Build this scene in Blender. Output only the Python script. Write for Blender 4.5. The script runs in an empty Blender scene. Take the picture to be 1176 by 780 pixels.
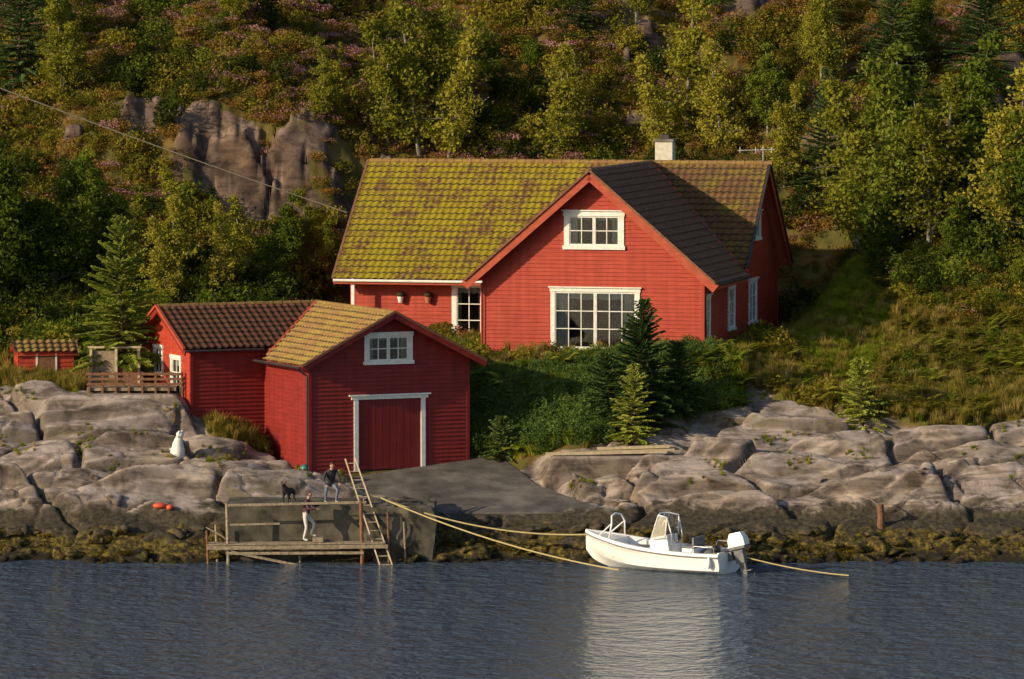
import bpy, bmesh, math, random
import numpy as np
from mathutils import Vector, Matrix, Euler
random.seed(7); RNG=np.random.default_rng(11)
scene=bpy.context.scene
scene.view_settings.view_transform='Standard'; scene.view_settings.look='None'; scene.view_settings.exposure=0

# ---------------------------------------------------------------- noise
def h2(ix,iy,seed):
    n=(ix.astype(np.int64)*374761393+iy.astype(np.int64)*668265263+seed*1446653)&0xffffffff
    n=((n^(n>>13))*1274126177)&0xffffffff
    return ((n^(n>>16))&0xffff)/65535.0
def vn(x,y,seed=0):
    ix=np.floor(x);iy=np.floor(y);fx=x-ix;fy=y-iy
    fx=fx*fx*fx*(fx*(fx*6-15)+10);fy=fy*fy*fy*(fy*(fy*6-15)+10)
    a=h2(ix,iy,seed);b=h2(ix+1,iy,seed);c=h2(ix,iy+1,seed);d=h2(ix+1,iy+1,seed)
    return (a+(b-a)*fx)*(1-fy)+(c+(d-c)*fx)*fy-0.5
def fbm(x,y,seed=0,o=4):
    r=0;a=1
    for i in range(o):
        r=r+a*vn(x,y,seed+i*17);x=x*2.03+3.1;y=y*2.03+1.7;a*=.5
    return r
def voro(x,y,seed):
    ix=np.floor(x);iy=np.floor(y)
    F1=np.full(x.shape,9.);F2=np.full(x.shape,9.);H=np.zeros(x.shape);TX=H.copy();TY=H.copy();DX=H.copy();DY=H.copy()
    for i in(-1,0,1):
        for j in(-1,0,1):
            cx=ix+i;cy=iy+j
            px=cx+.1+.8*h2(cx,cy,seed);py=cy+.1+.8*h2(cx,cy,seed+5)
            dx=x-px;dy=y-py;d=np.sqrt(dx*dx+dy*dy)
            n=d<F1
            F2=np.where(n,F1,np.minimum(F2,d))
            H=np.where(n,h2(cx,cy,seed+9),H);TX=np.where(n,h2(cx,cy,seed+11)-.5,TX);TY=np.where(n,h2(cx,cy,seed+13)-.5,TY)
            DX=np.where(n,dx,DX);DY=np.where(n,dy,DY);F1=np.where(n,d,F1)
    return F2-F1,H,TX,TY,DX,DY
def sst(a,b,x):
    t=np.clip((x-a)/(b-a),0,1);return t*t*(3-2*t)

# ---------------------------------------------------------------- terrain height
YN=np.array([-40,-6,0,1.5,3.5,6,8.5,11,14,18,24,32,45,60,80,130,400.])
XN=np.array([-200,-60,-22,-16,-12,-9,-6,-3,0,3,6,10,14,20,30,60,200.])
hl=[9.8,16.5,24.5,29,33,40]
T=[[-9,-2.5,0,1.2,2.3,3.4,4.7,5.6,6.1,6.8,8.0]+hl,
   [-9,-2.5,0,1.2,2.3,3.4,4.7,5.6,6.1,6.8,8.0]+hl,
   [-9,-2.5,0,1.1,2.2,3.3,4.6,5.5,6.0,6.6,7.6]+hl,
   [-9,-2.5,0,1.1,2.2,3.3,4.6,5.6,6.0,6.4,7.3]+hl,
   [-9,-2.5,0,1.1,2.1,3.0,4.0,4.8,5.6,6.3,7.0]+hl,
   [-9,-2.5,0,1.1,2.0,2.6,3.1,3.6,4.6,6.0,6.7]+hl,
   [-9,-2.5,0,1.0,1.8,2.3,2.7,2.9,4.0,6.0,6.7,8.4]+hl[1:],
   [-9,-2.5,-.2,.6,1.5,2.1,2.7,2.9,4.3,6.3,6.7,8.2]+hl[1:],
   [-9,-2.5,-.2,.6,1.5,2.1,2.7,3.6,5.2,6.5,6.7,8.2]+hl[1:],
   [-9,-2.5,0,.8,1.6,2.6,3.5,4.3,5.6,6.6,6.7,8.2]+hl[1:],
   [-9,-2.5,0,.8,1.7,2.8,3.6,4.3,5.6,6.7,6.7,8.2]+hl[1:],
   [-9,-2.5,0,.8,1.6,2.8,3.8,4.7,5.7,6.7,7.1,8.8]+hl[1:],
   [-9,-2.5,0,.8,1.6,2.7,3.7,4.6,5.5,6.6,7.9,10.0]+hl[1:],
   [-9,-2.5,0,.8,1.6,2.6,3.5,4.3,5.1,6.3,8.1,11.0]+hl[1:],
   [-9,-2.5,0,.8,1.6,2.6,3.5,4.3,5.1,6.3,8.1,11.0]+hl[1:],
   [-9,-2.5,0,.9,1.9,2.8,3.7,4.5,5.2,6.2,7.9,10.6]+hl[1:],
   [-9,-2.5,0,.9,1.9,2.8,3.7,4.5,5.2,6.2,7.9,10.6]+hl[1:]]
T=np.array(T)
def table(x,y):
    i=np.clip(np.searchsorted(XN,x)-1,0,len(XN)-2);j=np.clip(np.searchsorted(YN,y)-1,0,len(YN)-2)
    fx=np.clip((x-XN[i])/(XN[i+1]-XN[i]),0,1);fy=np.clip((y-YN[j])/(YN[j+1]-YN[j]),0,1)
    fx=fx*fx*(3-2*fx)
    return (T[i,j]*(1-fx)+T[i+1,j]*fx)*(1-fy)+(T[i,j+1]*(1-fx)+T[i+1,j+1]*fx)*fy
TH=math.radians(14);HO=np.array([7.73,16.0]);HZ=6.7
PH=math.radians(25);BO=np.array([-7.81,7.0]);BZ=2.72
def hloc(x,y):
    dx=x-HO[0];dy=y-HO[1];c,s=math.cos(TH),math.sin(TH)
    return dx*c-dy*s, dx*s+dy*c
def bloc(x,y):
    dx=x-BO[0];dy=y-BO[1];c,s=math.cos(PH),math.sin(PH)
    return dx*c+dy*s,-dx*s+dy*c
def boxm(u,v,u0,u1,v0,v1,e):
    return sst(-e,0,np.minimum(np.minimum(u-u0,u1-u),np.minimum(v-v0,v1-v)))
def poly_sd(x,y,P):
    d=np.full(np.shape(x),1e9);ins=np.zeros(np.shape(x),bool)
    for i in range(len(P)):
        ax,ay=P[i];bx,by=P[(i+1)%len(P)]
        ex,ey=bx-ax,by-ay;t=np.clip(((x-ax)*ex+(y-ay)*ey)/(ex*ex+ey*ey),0,1)
        d=np.minimum(d,np.hypot(x-ax-t*ex,y-ay-t*ey))
        c=((ay>y)!=(by>y))&(x<(bx-ax)*(y-ay)/((by-ay)+1e-12)+ax)
        ins^=c
    return np.where(ins,d,-d)
SLIP=[(-6.6,7.7),(-1.4,10.3),(-.2,9.7),(1.0,6.6),(3.3,3.9),(3.0,3.3),(-3.2,3.2),(-3.9,4.6),(-5.5,5.6)]
def slipz(x,y): return 1.5+(y-3.3)*0.215
def rockmask(x,y):
    lim=np.interp(x,[-60,-20,-15,-11,-9,-5,-1,2,4,6,8,10,12,14,17,20,60],[11,11,10.6,10.0,9,6,7,9.0,9.6,10.6,12.4,13.2,12.2,10.6,10.2,10,10])
    lim=lim+1.8*fbm(x*.35,y*.35,41,3)
    r=1-sst(-.5,.5,y-lim)
    nzz=fbm(x*.55,y*.55,77,4)
    cl=sst(.45,.57,np.exp(-((x+11.6)/3.8)**2-((y-38.6)/2.6)**2)+.8*nzz)
    cl2=sst(.50,.62,np.exp(-((x-22)/2.4)**2-((y-41)/2.4)**2)+.75*nzz)
    cl3=sst(.55,.68,np.exp(-((x+17)/2.5)**2-((y-40)/2.0)**2)+.75*nzz)
    o=sst(.33,.43,fbm(x*.35,y*.45,5,4)+.25*fbm(x*1.3,y*1.3,6,2))*(y>36)*.95
    return np.clip(np.maximum.reduce([r,cl,cl2,cl3,o]),0,1)
def height(x,y):
    x=np.asarray(x,float);y=np.asarray(y,float)
    shore=1.1*fbm(x*.22,y*0+3.3,21,3)
    b=table(x,y-shore*sst(5,0,y))
    R=rockmask(x,y)
    wx=x+.9*fbm(x*.22,y*.3,61,3);wy=y+.6*fbm(x*.25,y*.4,62,3)
    c,s=math.cos(.26),math.sin(.26)
    rx=wx*c+wy*s;ry=-wx*s+wy*c
    amp=sst(-1.2,2,y)
    near=1-sst(20,26,y)
    # ledges: flat tops, short steep risers
    tb=b/.78+.9*fbm(rx*.13,ry*.35,71,3);fr=tb-np.floor(tb)
    led=(np.floor(tb)+sst(.62,.97,fr)-tb)*.78
    d,H,tx,ty,dx,dy=voro(rx/5.2,ry/1.9,3)
    big=(1-np.exp(-d/.035))*(.30+.50*H+tx*dx*1.3+(ty*.8+.35)*dy*1.5)-.28*np.exp(-(d/.035)**2)
    d2,H2,tx2,ty2,dx2,dy2=voro(rx/2.2+9,ry/.8,8)
    sm=(1-np.exp(-d2/.04))*(.25+.5*H2+tx2*dx2*.8+(ty2+.3)*dy2)-.25*np.exp(-(d2/.05)**2)
    q=ry/.62+.35*fbm(rx*.2,ry*.4,51,2);saw=q-np.floor(q);saw=np.where(saw<.86,saw/.86,(1-saw)/.14)
    lam=sst(-.2,.2,fbm(x*.2,y*.25,55,2))
    sel=sst(-.05,.25,fbm(x*.3,y*.4,57,2))
    z=b+R*(amp*(.85*big-.40+.62*led*near)+(.24*sm-.10)*(.3+.7*sel)+.12*lam*saw+.025*fbm(x*2.2,y*3,91,3)+.16*fbm(x*.35,y*.5,92,2))
    z=z+(1-R)*.35*fbm(x*.5,y*.5,95,3)
    far=sst(28,42,y)
    z=z+far*(2.4*fbm(x*.06,y*.06,31,4)+1.1*fbm(x*.25,y*.25,33,3)+.5*fbm(x*.8,y*.8,35,3)+R*.5*(big-.5))
    cw=np.exp(-((x+12)/5.0)**2)
    z=z+cw*(2.2*sst(38.0,39.8,y+1.6*fbm(x*.6,y*.6,44,3))-1.3)*sst(30,37,y)*(1-.6*sst(44,60,y))
    cw=np.exp(-((x-22)/3)**2)
    z=z+cw*(1.4*sst(40.5,41.5,y+fbm(x*.5,y*.5,45,3)))*(1-.6*sst(44,60,y))
    u,v=hloc(x,y)
    m=np.maximum(boxm(u,v,-17.4,.8,5.2,17,3.0),boxm(u,v,-9.8,.8,-.6,8,2.0))
    z=z*(1-m)+(HZ-.05)*m
    m=boxm(x,y,-17.5,-13.4,9.9,13.5,1.6);z=z*(1-m)+np.maximum(z,5.5)*m
    sd=poly_sd(x,y,SLIP)
    m=sst(-.5,.05,sd); z=z*(1-m)+(slipz(x,y)-.03)*m
    u,v=bloc(x,y)
    m=boxm(u,v,-.1,6.8,.2,6,.5); z=z*(1-m)+(BZ-.03)*m
    m=boxm(x,y,-10.9,-2.9,.35,3.4,.4); z=np.where(m>0,np.minimum(z,z*(1-m)+1.7*m),z)
    m=boxm(x,y,1.6,6.6,7.1,8.3,.5); z=z*(1-m)+3.3*m
    return z
def H1(x,y): return float(height(np.array([x]),np.array([y]))[0])

# ---------------------------------------------------------------- node helpers
def newmat(name):
    m=bpy.data.materials.new(name);m.use_nodes=True;nt=m.node_tree
    return m,nt,nt.nodes,nt.links,nt.nodes['Principled BSDF']
def noise_node(nt,scale,detail=5,rough=.55,coord='pos',dist=0):
    n=nt.nodes.new('ShaderNodeTexNoise');n.inputs['Scale'].default_value=scale;n.inputs['Detail'].default_value=detail
    n.inputs['Roughness'].default_value=rough;n.inputs['Distortion'].default_value=dist
    g=nt.nodes.new('ShaderNodeNewGeometry');nt.links.new(g.outputs['Position'],n.inputs['Vector'])
    return n
def ramp(nt,src,stops,interp='LINEAR'):
    r=nt.nodes.new('ShaderNodeValToRGB');nt.links.new(src,r.inputs[0]);r.color_ramp.interpolation=interp
    e=r.color_ramp.elements
    while len(e)>1:e.remove(e[-1])
    for i,(p,c) in enumerate(stops):
        c=c if isinstance(c,(tuple,list)) else (c,c,c)
        el=e[0] if i==0 else e.new(p)
        el.position=p;el.color=(c[0],c[1],c[2],1)
    return r
def mixc(nt,f,a,b,mode='MIX'):
    m=nt.nodes.new('ShaderNodeMix');m.data_type='RGBA';m.blend_type=mode
    for s,i in((f,0),(a,6),(b,7)):
        if isinstance(s,(int,float)):m.inputs[i].default_value=s
        elif isinstance(s,tuple):m.inputs[i].default_value=(s[0],s[1],s[2],1)
        else:nt.links.new(s,m.inputs[i])
    return m.outputs[2]
def mathn(nt,op,a,b=0,c=0):
    m=nt.nodes.new('ShaderNodeMath');m.operation=op
    for i,s in enumerate((a,b,c)):
        if isinstance(s,(int,float)):m.inputs[i].default_value=s
        else:nt.links.new(s,m.inputs[i])
    return m.outputs[0]
def bump(nt,h,strength,dist,bsdf,prev=None):
    b=nt.nodes.new('ShaderNodeBump');b.inputs['Strength'].default_value=strength;b.inputs['Distance'].default_value=dist
    nt.links.new(h,b.inputs['Height'])
    if prev:nt.links.new(prev,b.inputs['Normal'])
    nt.links.new(b.outputs[0],bsdf.inputs['Normal']);return b.outputs[0]
def simple(name,c1,c2=None,scale=4,rough=.6,bs=0.0,metal=0,stops=(.35,.65)):
    m,nt,N,L,B=newmat(name)
    B.inputs['Roughness'].default_value=rough;B.inputs['Metallic'].default_value=metal
    n=noise_node(nt,scale)
    r=ramp(nt,n.outputs[0],[(stops[0],c1),(stops[1],c2 or c1)]);L.new(r.outputs[0],B.inputs['Base Color'])
    if bs>0:bump(nt,n.outputs[0],bs,.02,B)
    return m
def paint(name,c1,c2,rough=.6):
    m,nt,N,L,B=newmat(name)
    tc=N.new('ShaderNodeTexCoord');mp=N.new('ShaderNodeMapping');mp.inputs['Scale'].default_value=(1.0,1.0,6.67)
    L.new(tc.outputs['Object'],mp.inputs[0])
    n=N.new('ShaderNodeTexNoise');n.inputs['Scale'].default_value=1.0;n.inputs['Detail'].default_value=7;n.inputs['Roughness'].default_value=.65;L.new(mp.outputs[0],n.inputs[0])
    mp2=N.new('ShaderNodeMapping');mp2.inputs['Scale'].default_value=(5,5,.35);L.new(tc.outputs['Object'],mp2.inputs[0])
    n2=N.new('ShaderNodeTexNoise');n2.inputs['Scale'].default_value=1;n2.inputs['Detail'].default_value=5;L.new(mp2.outputs[0],n2.inputs[0])
    a=mathn(nt,'ADD',mathn(nt,'MULTIPLY',n.outputs[0],.6),mathn(nt,'MULTIPLY',n2.outputs[0],.4))
    r=ramp(nt,a,[(.36,c1),(.5,tuple((p+q)/2 for p,q in zip(c1,c2))),(.62,c2)]);L.new(r.outputs[0],B.inputs['Base Color'])
    B.inputs['Roughness'].default_value=rough;B.inputs['Specular IOR Level'].default_value=.3
    bump(nt,n.outputs[0],.3,.01,B)
    return m
M={}
M['red']=paint('red_paint_house',(.29,.028,.015),(.43,.056,.028))
M['dred']=paint('red_paint_boathouse',(.15,.012,.011),(.25,.023,.018))
M['barge']=paint('barge_red',(.32,.05,.025),(.44,.09,.045))
M['white']=simple('white_paint',(.66,.64,.58),(.80,.79,.75),5,.5)
M['door_red']=paint('door_red',(.14,.011,.012),(.20,.017,.016))
M['gutter']=simple('gutter_dark',(.03,.025,.025),(.05,.04,.04),5,.4)
M['concrete']=simple('concrete',(.10,.09,.075),(.24,.22,.19),1.6,.9,.6)
M['dconcrete']=simple('stained_concrete',(.020,.018,.013),(.11,.095,.07),1.3,.9,.8)
M['wood']=simple('weathered_wood',(.17,.13,.09),(.34,.27,.19),9,.8,.4)
M['rustwood']=simple('brown_wood',(.12,.05,.025),(.22,.10,.05),9,.8,.4)
M['lightwood']=simple('pale_timber',(.38,.30,.19),(.52,.43,.29),7,.75,.3)
M['metal']=simple('aluminium',(.55,.55,.54),(.65,.65,.64),8,.35,0,.8)
M['chim']=simple('chimney_render',(.48,.45,.38),(.62,.59,.52),6,.85,.3)
M['curtain']=simple('curtain',(.55,.53,.48),(.7,.68,.62),6,.9)
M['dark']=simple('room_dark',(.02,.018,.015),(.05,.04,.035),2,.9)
M['gel']=simple('boat_gelcoat',(.80,.80,.80),(.86,.86,.86),3,.25)
M['boatgrey']=simple('boat_grey',(.10,.10,.11),(.18,.18,.19),6,.6)
M['black']=simple('black_plastic',(.012,.012,.014),(.03,.03,.032),8,.45)
M['tilegap']=simple('tile_overlap_shade',(.02,.015,.008),(.05,.04,.015),8,.95)  # near-black risers paint the shadow lines at tile overlaps; also colours potted plants
M['rope']=simple('rope_yellow',(.40,.31,.13),(.56,.46,.22),30,.85)
M['blue']=simple('blue_plastic',(.02,.08,.30),(.03,.12,.4),6,.4)
M['teal']=simple('teal_plastic',(.02,.14,.12),(.03,.2,.17),6,.4)
M['orange']=simple('buoy_orange',(.5,.06,.03),(.6,.10,.04),6,.5)
M['skin']=simple('skin',(.42,.24,.17),(.48,.28,.2),20,.55)
M['hair']=simple('hair',(.02,.014,.01),(.05,.03,.02),40,.7)
M['jeans']=simple('jeans',(.09,.12,.19),(.16,.20,.28),18,.85)
M['jacket']=simple('black_jacket',(.012,.012,.016),(.04,.04,.05),14,.8)
M['hoodie']=simple('plum_hoodie',(.06,.025,.035),(.11,.05,.06),14,.85)
M['trous']=simple('pale_trousers',(.50,.48,.44),(.62,.59,.54),14,.85)
M['shoe']=simple('shoes',(.5,.48,.45),(.6,.58,.55),14,.7)
M['dogfur']=simple('dog_fur',(.008,.007,.007),(.03,.022,.018),30,.7)
M['stone_white']=simple('white_stone',(.62,.62,.6),(.75,.75,.72),8,.7)
M['terracotta']=simple('terracotta',(.35,.13,.07),(.42,.17,.09),8,.8)
m,nt,N,L,B=newmat('window_glass')
N.remove(B);gl=N.new('ShaderNodeBsdfGlossy');gl.inputs['Roughness'].default_value=.03;tr=N.new('ShaderNodeBsdfTransparent');tr.inputs[0].default_value=(.75,.8,.8,1)
fr=N.new('ShaderNodeFresnel');fr.inputs[0].default_value=1.7;mx=N.new('ShaderNodeMixShader')
fa=mathn(nt,'ADD',fr.outputs[0],.06)
L.new(fa,mx.inputs[0]);L.new(tr.outputs[0],mx.inputs[1]);L.new(gl.outputs[0],mx.inputs[2]);L.new(mx.outputs[0],N['Material Output'].inputs[0])
nn=noise_node(nt,.8,1);b=N.new('ShaderNodeBump');b.inputs['Strength'].default_value=.15;b.inputs['Distance'].default_value=.05;L.new(nn.outputs[0],b.inputs['Height']);L.new(b.outputs[0],gl.inputs['Normal'])
M['glass']=m
def tilemat(name,base1,base2,moss1,moss2,amt):
    m,nt,N,L,B=newmat(name)
    n=noise_node(nt,.9,6,.6);n2=noise_node(nt,5,5,.65);n3=noise_node(nt,25,2)
    base=ramp(nt,n2.outputs[0],[(.3,base1),(.7,base2)])
    moss=ramp(nt,n3.outputs[0],[(.35,moss1),(.7,moss2)])
    f=mathn(nt,'ADD',mathn(nt,'MULTIPLY',n.outputs[0],.6),mathn(nt,'MULTIPLY',n2.outputs[0],.6))
    fr=ramp(nt,f,[(.72-amt*.35,0.0),(.82-amt*.35,1.0)])
    L.new(mixc(nt,fr.outputs[0],base.outputs[0],moss.outputs[0]),B.inputs['Base Color'])
    B.inputs['Roughness'].default_value=.9;B.inputs['Specular IOR Level'].default_value=.25
    bump(nt,n2.outputs[0],.7,.04,B);return m
M['tile_moss']=tilemat('mossy_tiles',(.11,.055,.025),(.19,.10,.045),(.18,.145,.010),(.36,.29,.018),.60)
M['tile_olive']=tilemat('olive_tiles',(.11,.055,.03),(.18,.10,.05),(.16,.12,.02),(.24,.18,.03),.36)
M['tile_dark']=tilemat('dark_tiles',(.14,.075,.055),(.23,.13,.09),(.17,.12,.05),(.22,.16,.07),.14)
M['tile_brown']=tilemat('golden_brown_tiles',(.18,.10,.04),(.29,.17,.07),(.22,.16,.04),(.32,.23,.05),.4)
M['tile_maroon']=tilemat('maroon_tiles',(.10,.038,.028),(.17,.07,.045),(.14,.09,.03),(.18,.11,.04),.10)

# ---------------------------------------------------------------- mesh builder
class MB:
    def __init__(s): s.v=[];s.f=[];s.m=[];s.mats=[]
    def mi(s,k):
        if k not in s.mats:s.mats.append(k)
        return s.mats.index(k)
    def add(s,vs,fs,k):
        o=len(s.v);s.v+= [tuple(v) for v in vs];i=s.mi(k)
        for f in fs:s.f.append(tuple(o+q for q in f));s.m.append(i)
    def box(s,x0,x1,y0,y1,z0,z1,k):
        s.add([(x0,y0,z0),(x1,y0,z0),(x1,y1,z0),(x0,y1,z0),(x0,y0,z1),(x1,y0,z1),(x1,y1,z1),(x0,y1,z1)],
              [(0,3,2,1),(4,5,6,7),(0,1,5,4),(1,2,6,5),(2,3,7,6),(3,0,4,7)],k)
    def beam(s,p0,p1,w,h,k,up=(0,0,1)):
        p0=Vector(p0);p1=Vector(p1);d=(p1-p0).normalized();sd=d.cross(Vector(up)).normalized();u=sd.cross(d).normalized()
        vs=[]
        for p in(p0,p1):
            for a,b in((-1,-1),(1,-1),(1,1),(-1,1)):vs.append(p+sd*(a*w/2)+u*(b*h/2))
        s.add(vs,[(0,1,2,3),(7,6,5,4),(0,4,5,1),(1,5,6,2),(2,6,7,3),(3,7,4,0)],k)
    def tube(s,pts,rad,k,n=8,cap=True):
        pts=[Vector(p) for p in pts]
        if not isinstance(rad,(list,tuple)):rad=[rad]*len(pts)
        vs=[];fs=[];prev=None
        for i,p in enumerate(pts):
            d=(pts[min(i+1,len(pts)-1)]-pts[max(i-1,0)]).normalized()
            a=prev if prev is not None else (Vector((0,0,1)) if abs(d.z)<.9 else Vector((1,0,0)))
            a=(a-d*a.dot(d)).normalized();prev=a;b=d.cross(a)
            for j in range(n):
                t=2*math.pi*j/n;vs.append(p+(a*math.cos(t)+b*math.sin(t))*rad[i])
        for i in range(len(pts)-1):
            for j in range(n):fs.append((i*n+j,i*n+(j+1)%n,(i+1)*n+(j+1)%n,(i+1)*n+j))
        if cap:
            fs.append(tuple(range(n-1,-1,-1)));o=(len(pts)-1)*n;fs.append(tuple(o+j for j in range(n)))
        s.add(vs,fs,k)
    def ell(s,c,r,k,rot=None,seg=14,rings=9,fn=None):
        vs=[];fs=[];c=Vector(c)
        for i in range(rings+1):
            t=math.pi*i/rings
            for j in range(seg):
                a=2*math.pi*j/seg;p=Vector((math.sin(t)*math.cos(a),math.sin(t)*math.sin(a),math.cos(t)))
                if fn:p=fn(p)
                p=Vector((p.x*r[0],p.y*r[1],p.z*r[2]))
                if rot:p=rot@p
                vs.append(c+p)
        for i in range(rings):
            for j in range(seg):fs.append((i*seg+j,(i+1)*seg+j,(i+1)*seg+(j+1)%seg,i*seg+(j+1)%seg))
        s.add(vs,fs,k)
    def build(s,name,parent=None,smooth=False,bevel=0,mw=None):
        me=bpy.data.meshes.new(name);me.from_pydata(s.v,[],s.f)
        for k in s.mats:me.materials.append(M[k])
        me.polygons.foreach_set('material_index',s.m)
        if smooth:me.polygons.foreach_set('use_smooth',[True]*len(s.f))
        me.validate();me.update()
        if smooth=='auto':me.set_sharp_from_angle(angle=math.radians(38))
        o=bpy.data.objects.new(name,me);scene.collection.objects.link(o)
        if parent:o.parent=parent
        if mw is not None:o.matrix_local=mw
        if bevel:
            b=o.modifiers.new('bevel','BEVEL');b.width=bevel;b.segments=2;b.limit_method='ANGLE'
        return o
def empty(name,loc=(0,0,0),rz=0):
    e=bpy.data.objects.new(name,None);e.location=loc;e.rotation_euler=(0,0,rz);scene.collection.objects.link(e);e.empty_display_size=.3;return e
def npmesh(name,V,F,mats,mi=None,smooth=False):
    V=np.asarray(V,np.float32);F=np.asarray(F,np.int32);k=F.shape[1]
    me=bpy.data.meshes.new(name);me.vertices.add(len(V));me.vertices.foreach_set('co',V.ravel())
    me.loops.add(F.size);me.loops.foreach_set('vertex_index',F.ravel())
    me.polygons.add(len(F));me.polygons.foreach_set('loop_start',np.arange(0,F.size,k,dtype=np.int32))
    for m in mats:me.materials.append(m)
    if mi is not None:me.polygons.foreach_set('material_index',np.asarray(mi,np.int32))
    if smooth:me.polygons.foreach_set('use_smooth',np.ones(len(F),bool))
    me.update(calc_edges=True);me.validate();return me
def link(name,me,parent=None,loc=(0,0,0)):
    o=bpy.data.objects.new(name,me);o.location=loc;scene.collection.objects.link(o)
    if parent:o.parent=parent
    return o

# ---------------------------------------------------------------- terrain mesh
def axis(segs):
    out=[]
    for a,b,st in segs:out+=list(np.arange(a,b,st))
    out.append(segs[-1][1]);return np.array(out)
xs=axis([(-200,-60,8),(-60,-34,1.0),(-34,-21,.35),(-21,21,.09),(21,34,.35),(34,60,1),(60,200,8)])
ys=axis([(-40,-6,4),(-6,-1.5,.5),(-1.5,14,.07),(14,22,.25),(22,60,.35),(60,90,1.5),(90,400,12)])
X,Y=np.meshgrid(xs,ys);Z=height(X.ravel(),Y.ravel())
nx,ny=len(xs),len(ys)
V=np.stack([X.ravel(),Y.ravel(),Z],1)
ii=np.arange(nx-1)[None,:]+np.arange(ny-1)[:,None]*nx
F=np.stack([ii,ii+1,ii+1+nx,ii+nx],-1).reshape(-1,4)
m,nt,N,L,B=newmat('terrain_rock_heath')
at=N.new('ShaderNodeAttribute');at.attribute_name='rock'
geo=N.new('ShaderNodeNewGeometry');sp=N.new('ShaderNodeSeparateXYZ');L.new(geo.outputs['Position'],sp.inputs[0])
n1=noise_node(nt,.55,8,.6);n2=noise_node(nt,6,6,.65);n3=noise_node(nt,.9,8,.66,dist=.5);n4=noise_node(nt,.35,5,.6)
mp=N.new('ShaderNodeMapping');mp.inputs['Rotation'].default_value=(0,0,-.26);mp.inputs['Scale'].default_value=(.45,3.6,3.6);L.new(geo.outputs['Position'],mp.inputs[0])
n5=N.new('ShaderNodeTexNoise');n5.inputs['Scale'].default_value=1.2;n5.inputs['Detail'].default_value=6;n5.inputs['Roughness'].default_value=.6;L.new(mp.outputs[0],n5.inputs[0])
rock=ramp(nt,n1.outputs[0],[(.28,(.18,.16,.145)),(.42,(.34,.30,.27)),(.56,(.46,.40,.355)),(.72,(.37,.335,.31))])
lich=ramp(nt,n3.outputs[0],[(.38,(.30,.28,.265)),(.46,(.66,.64,.63)),(.54,(1,1,1))])
rk=mixc(nt,.9,rock.outputs[0],lich.outputs[0],'MULTIPLY')
strk=ramp(nt,n5.outputs[0],[(.38,(.40,.38,.36)),(.47,(1,1,1))]);rk=mixc(nt,.65,rk,strk.outputs[0],'MULTIPLY')
sp2=ramp(nt,n2.outputs[0],[(.3,(.6,.6,.6)),(.5,(1,1,1))]);rk=mixc(nt,.4,rk,sp2.outputs[0],'MULTIPLY')
tint=ramp(nt,n4.outputs[0],[(.4,(1,.91,.82)),(.6,(.94,.90,.96))]);rk=mixc(nt,1.0,rk,tint.outputs[0],'MULTIPLY')
# rock colour gets darker on steep joint faces
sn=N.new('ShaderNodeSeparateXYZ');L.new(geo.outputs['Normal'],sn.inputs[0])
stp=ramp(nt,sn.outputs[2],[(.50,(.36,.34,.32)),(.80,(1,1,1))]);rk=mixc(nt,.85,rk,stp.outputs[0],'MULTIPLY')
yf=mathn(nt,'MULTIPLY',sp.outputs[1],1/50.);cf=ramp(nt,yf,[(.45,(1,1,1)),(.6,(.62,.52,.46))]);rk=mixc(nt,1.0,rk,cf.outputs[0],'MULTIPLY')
mo=ramp(nt,n4.outputs[0],[(.54,0.0),(.64,.7)]);mo2=mathn(nt,'MULTIPLY',mo.outputs[0],ramp(nt,n2.outputs[0],[(.45,0.0),(.6,1.0)]).outputs[0])
rk=mixc(nt,mo2,rk,(.15,.12,.03))
zz=mathn(nt,'ADD',sp.outputs[2],mathn(nt,'MULTIPLY',mathn(nt,'SUBTRACT',n3.outputs[0],.5),2.4))
zf=mathn(nt,'MULTIPLY',zz,1/3.)
weed=ramp(nt,n2.outputs[0],[(.36,(.014,.010,.004)),(.48,(.045,.034,.008)),(.58,(.13,.095,.016)),(.72,(.24,.17,.03))])
tcol=ramp(nt,n2.outputs[0],[(.35,(.022,.018,.013)),(.65,(.085,.068,.045))])
wf=ramp(nt,zf,[(.26,1.0),(.36,0.0)]);tf=ramp(nt,zf,[(.54,1.0),(.66,0.0)])
rk=mixc(nt,tf.outputs[0],rk,tcol.outputs[0]);rk=mixc(nt,wf.outputs[0],rk,weed.outputs[0])
uf=ramp(nt,zf,[(.04,1.0),(.12,0.0)]);rk=mixc(nt,uf.outputs[0],rk,(.014,.011,.006))
vg=ramp(nt,n3.outputs[0],[(.3,(.04,.045,.010)),(.45,(.09,.08,.016)),(.6,(.14,.09,.025)),(.75,(.08,.08,.015))])
la=N.new('ShaderNodeAttribute');la.attribute_name='lawn'
lc=ramp(nt,n2.outputs[0],[(.3,(.13,.18,.016)),(.7,(.26,.30,.03))])
v2=mixc(nt,la.outputs['Fac'],vg.outputs[0],lc.outputs[0])
rf=mathn(nt,'ADD',at.outputs['Fac'],mathn(nt,'MULTIPLY',mathn(nt,'SUBTRACT',n2.outputs[0],.5),.7))
rr=ramp(nt,rf,[(.42,0.0),(.56,1.0)])
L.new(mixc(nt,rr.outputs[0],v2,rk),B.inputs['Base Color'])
B.inputs['Roughness'].default_value=.85;B.inputs['Specular IOR Level'].default_value=.3
bb=bump(nt,n5.outputs[0],.5,.14,B);bb=bump(nt,n3.outputs[0],.3,.15,B,bb);bump(nt,n2.outputs[0],.45,.04,B,bb)
M['terrain']=m
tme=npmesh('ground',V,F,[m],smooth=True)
a=tme.attributes.new('rock','FLOAT','POINT');a.data.foreach_set('value',rockmask(X.ravel(),Y.ravel()).astype(np.float32))
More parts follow.
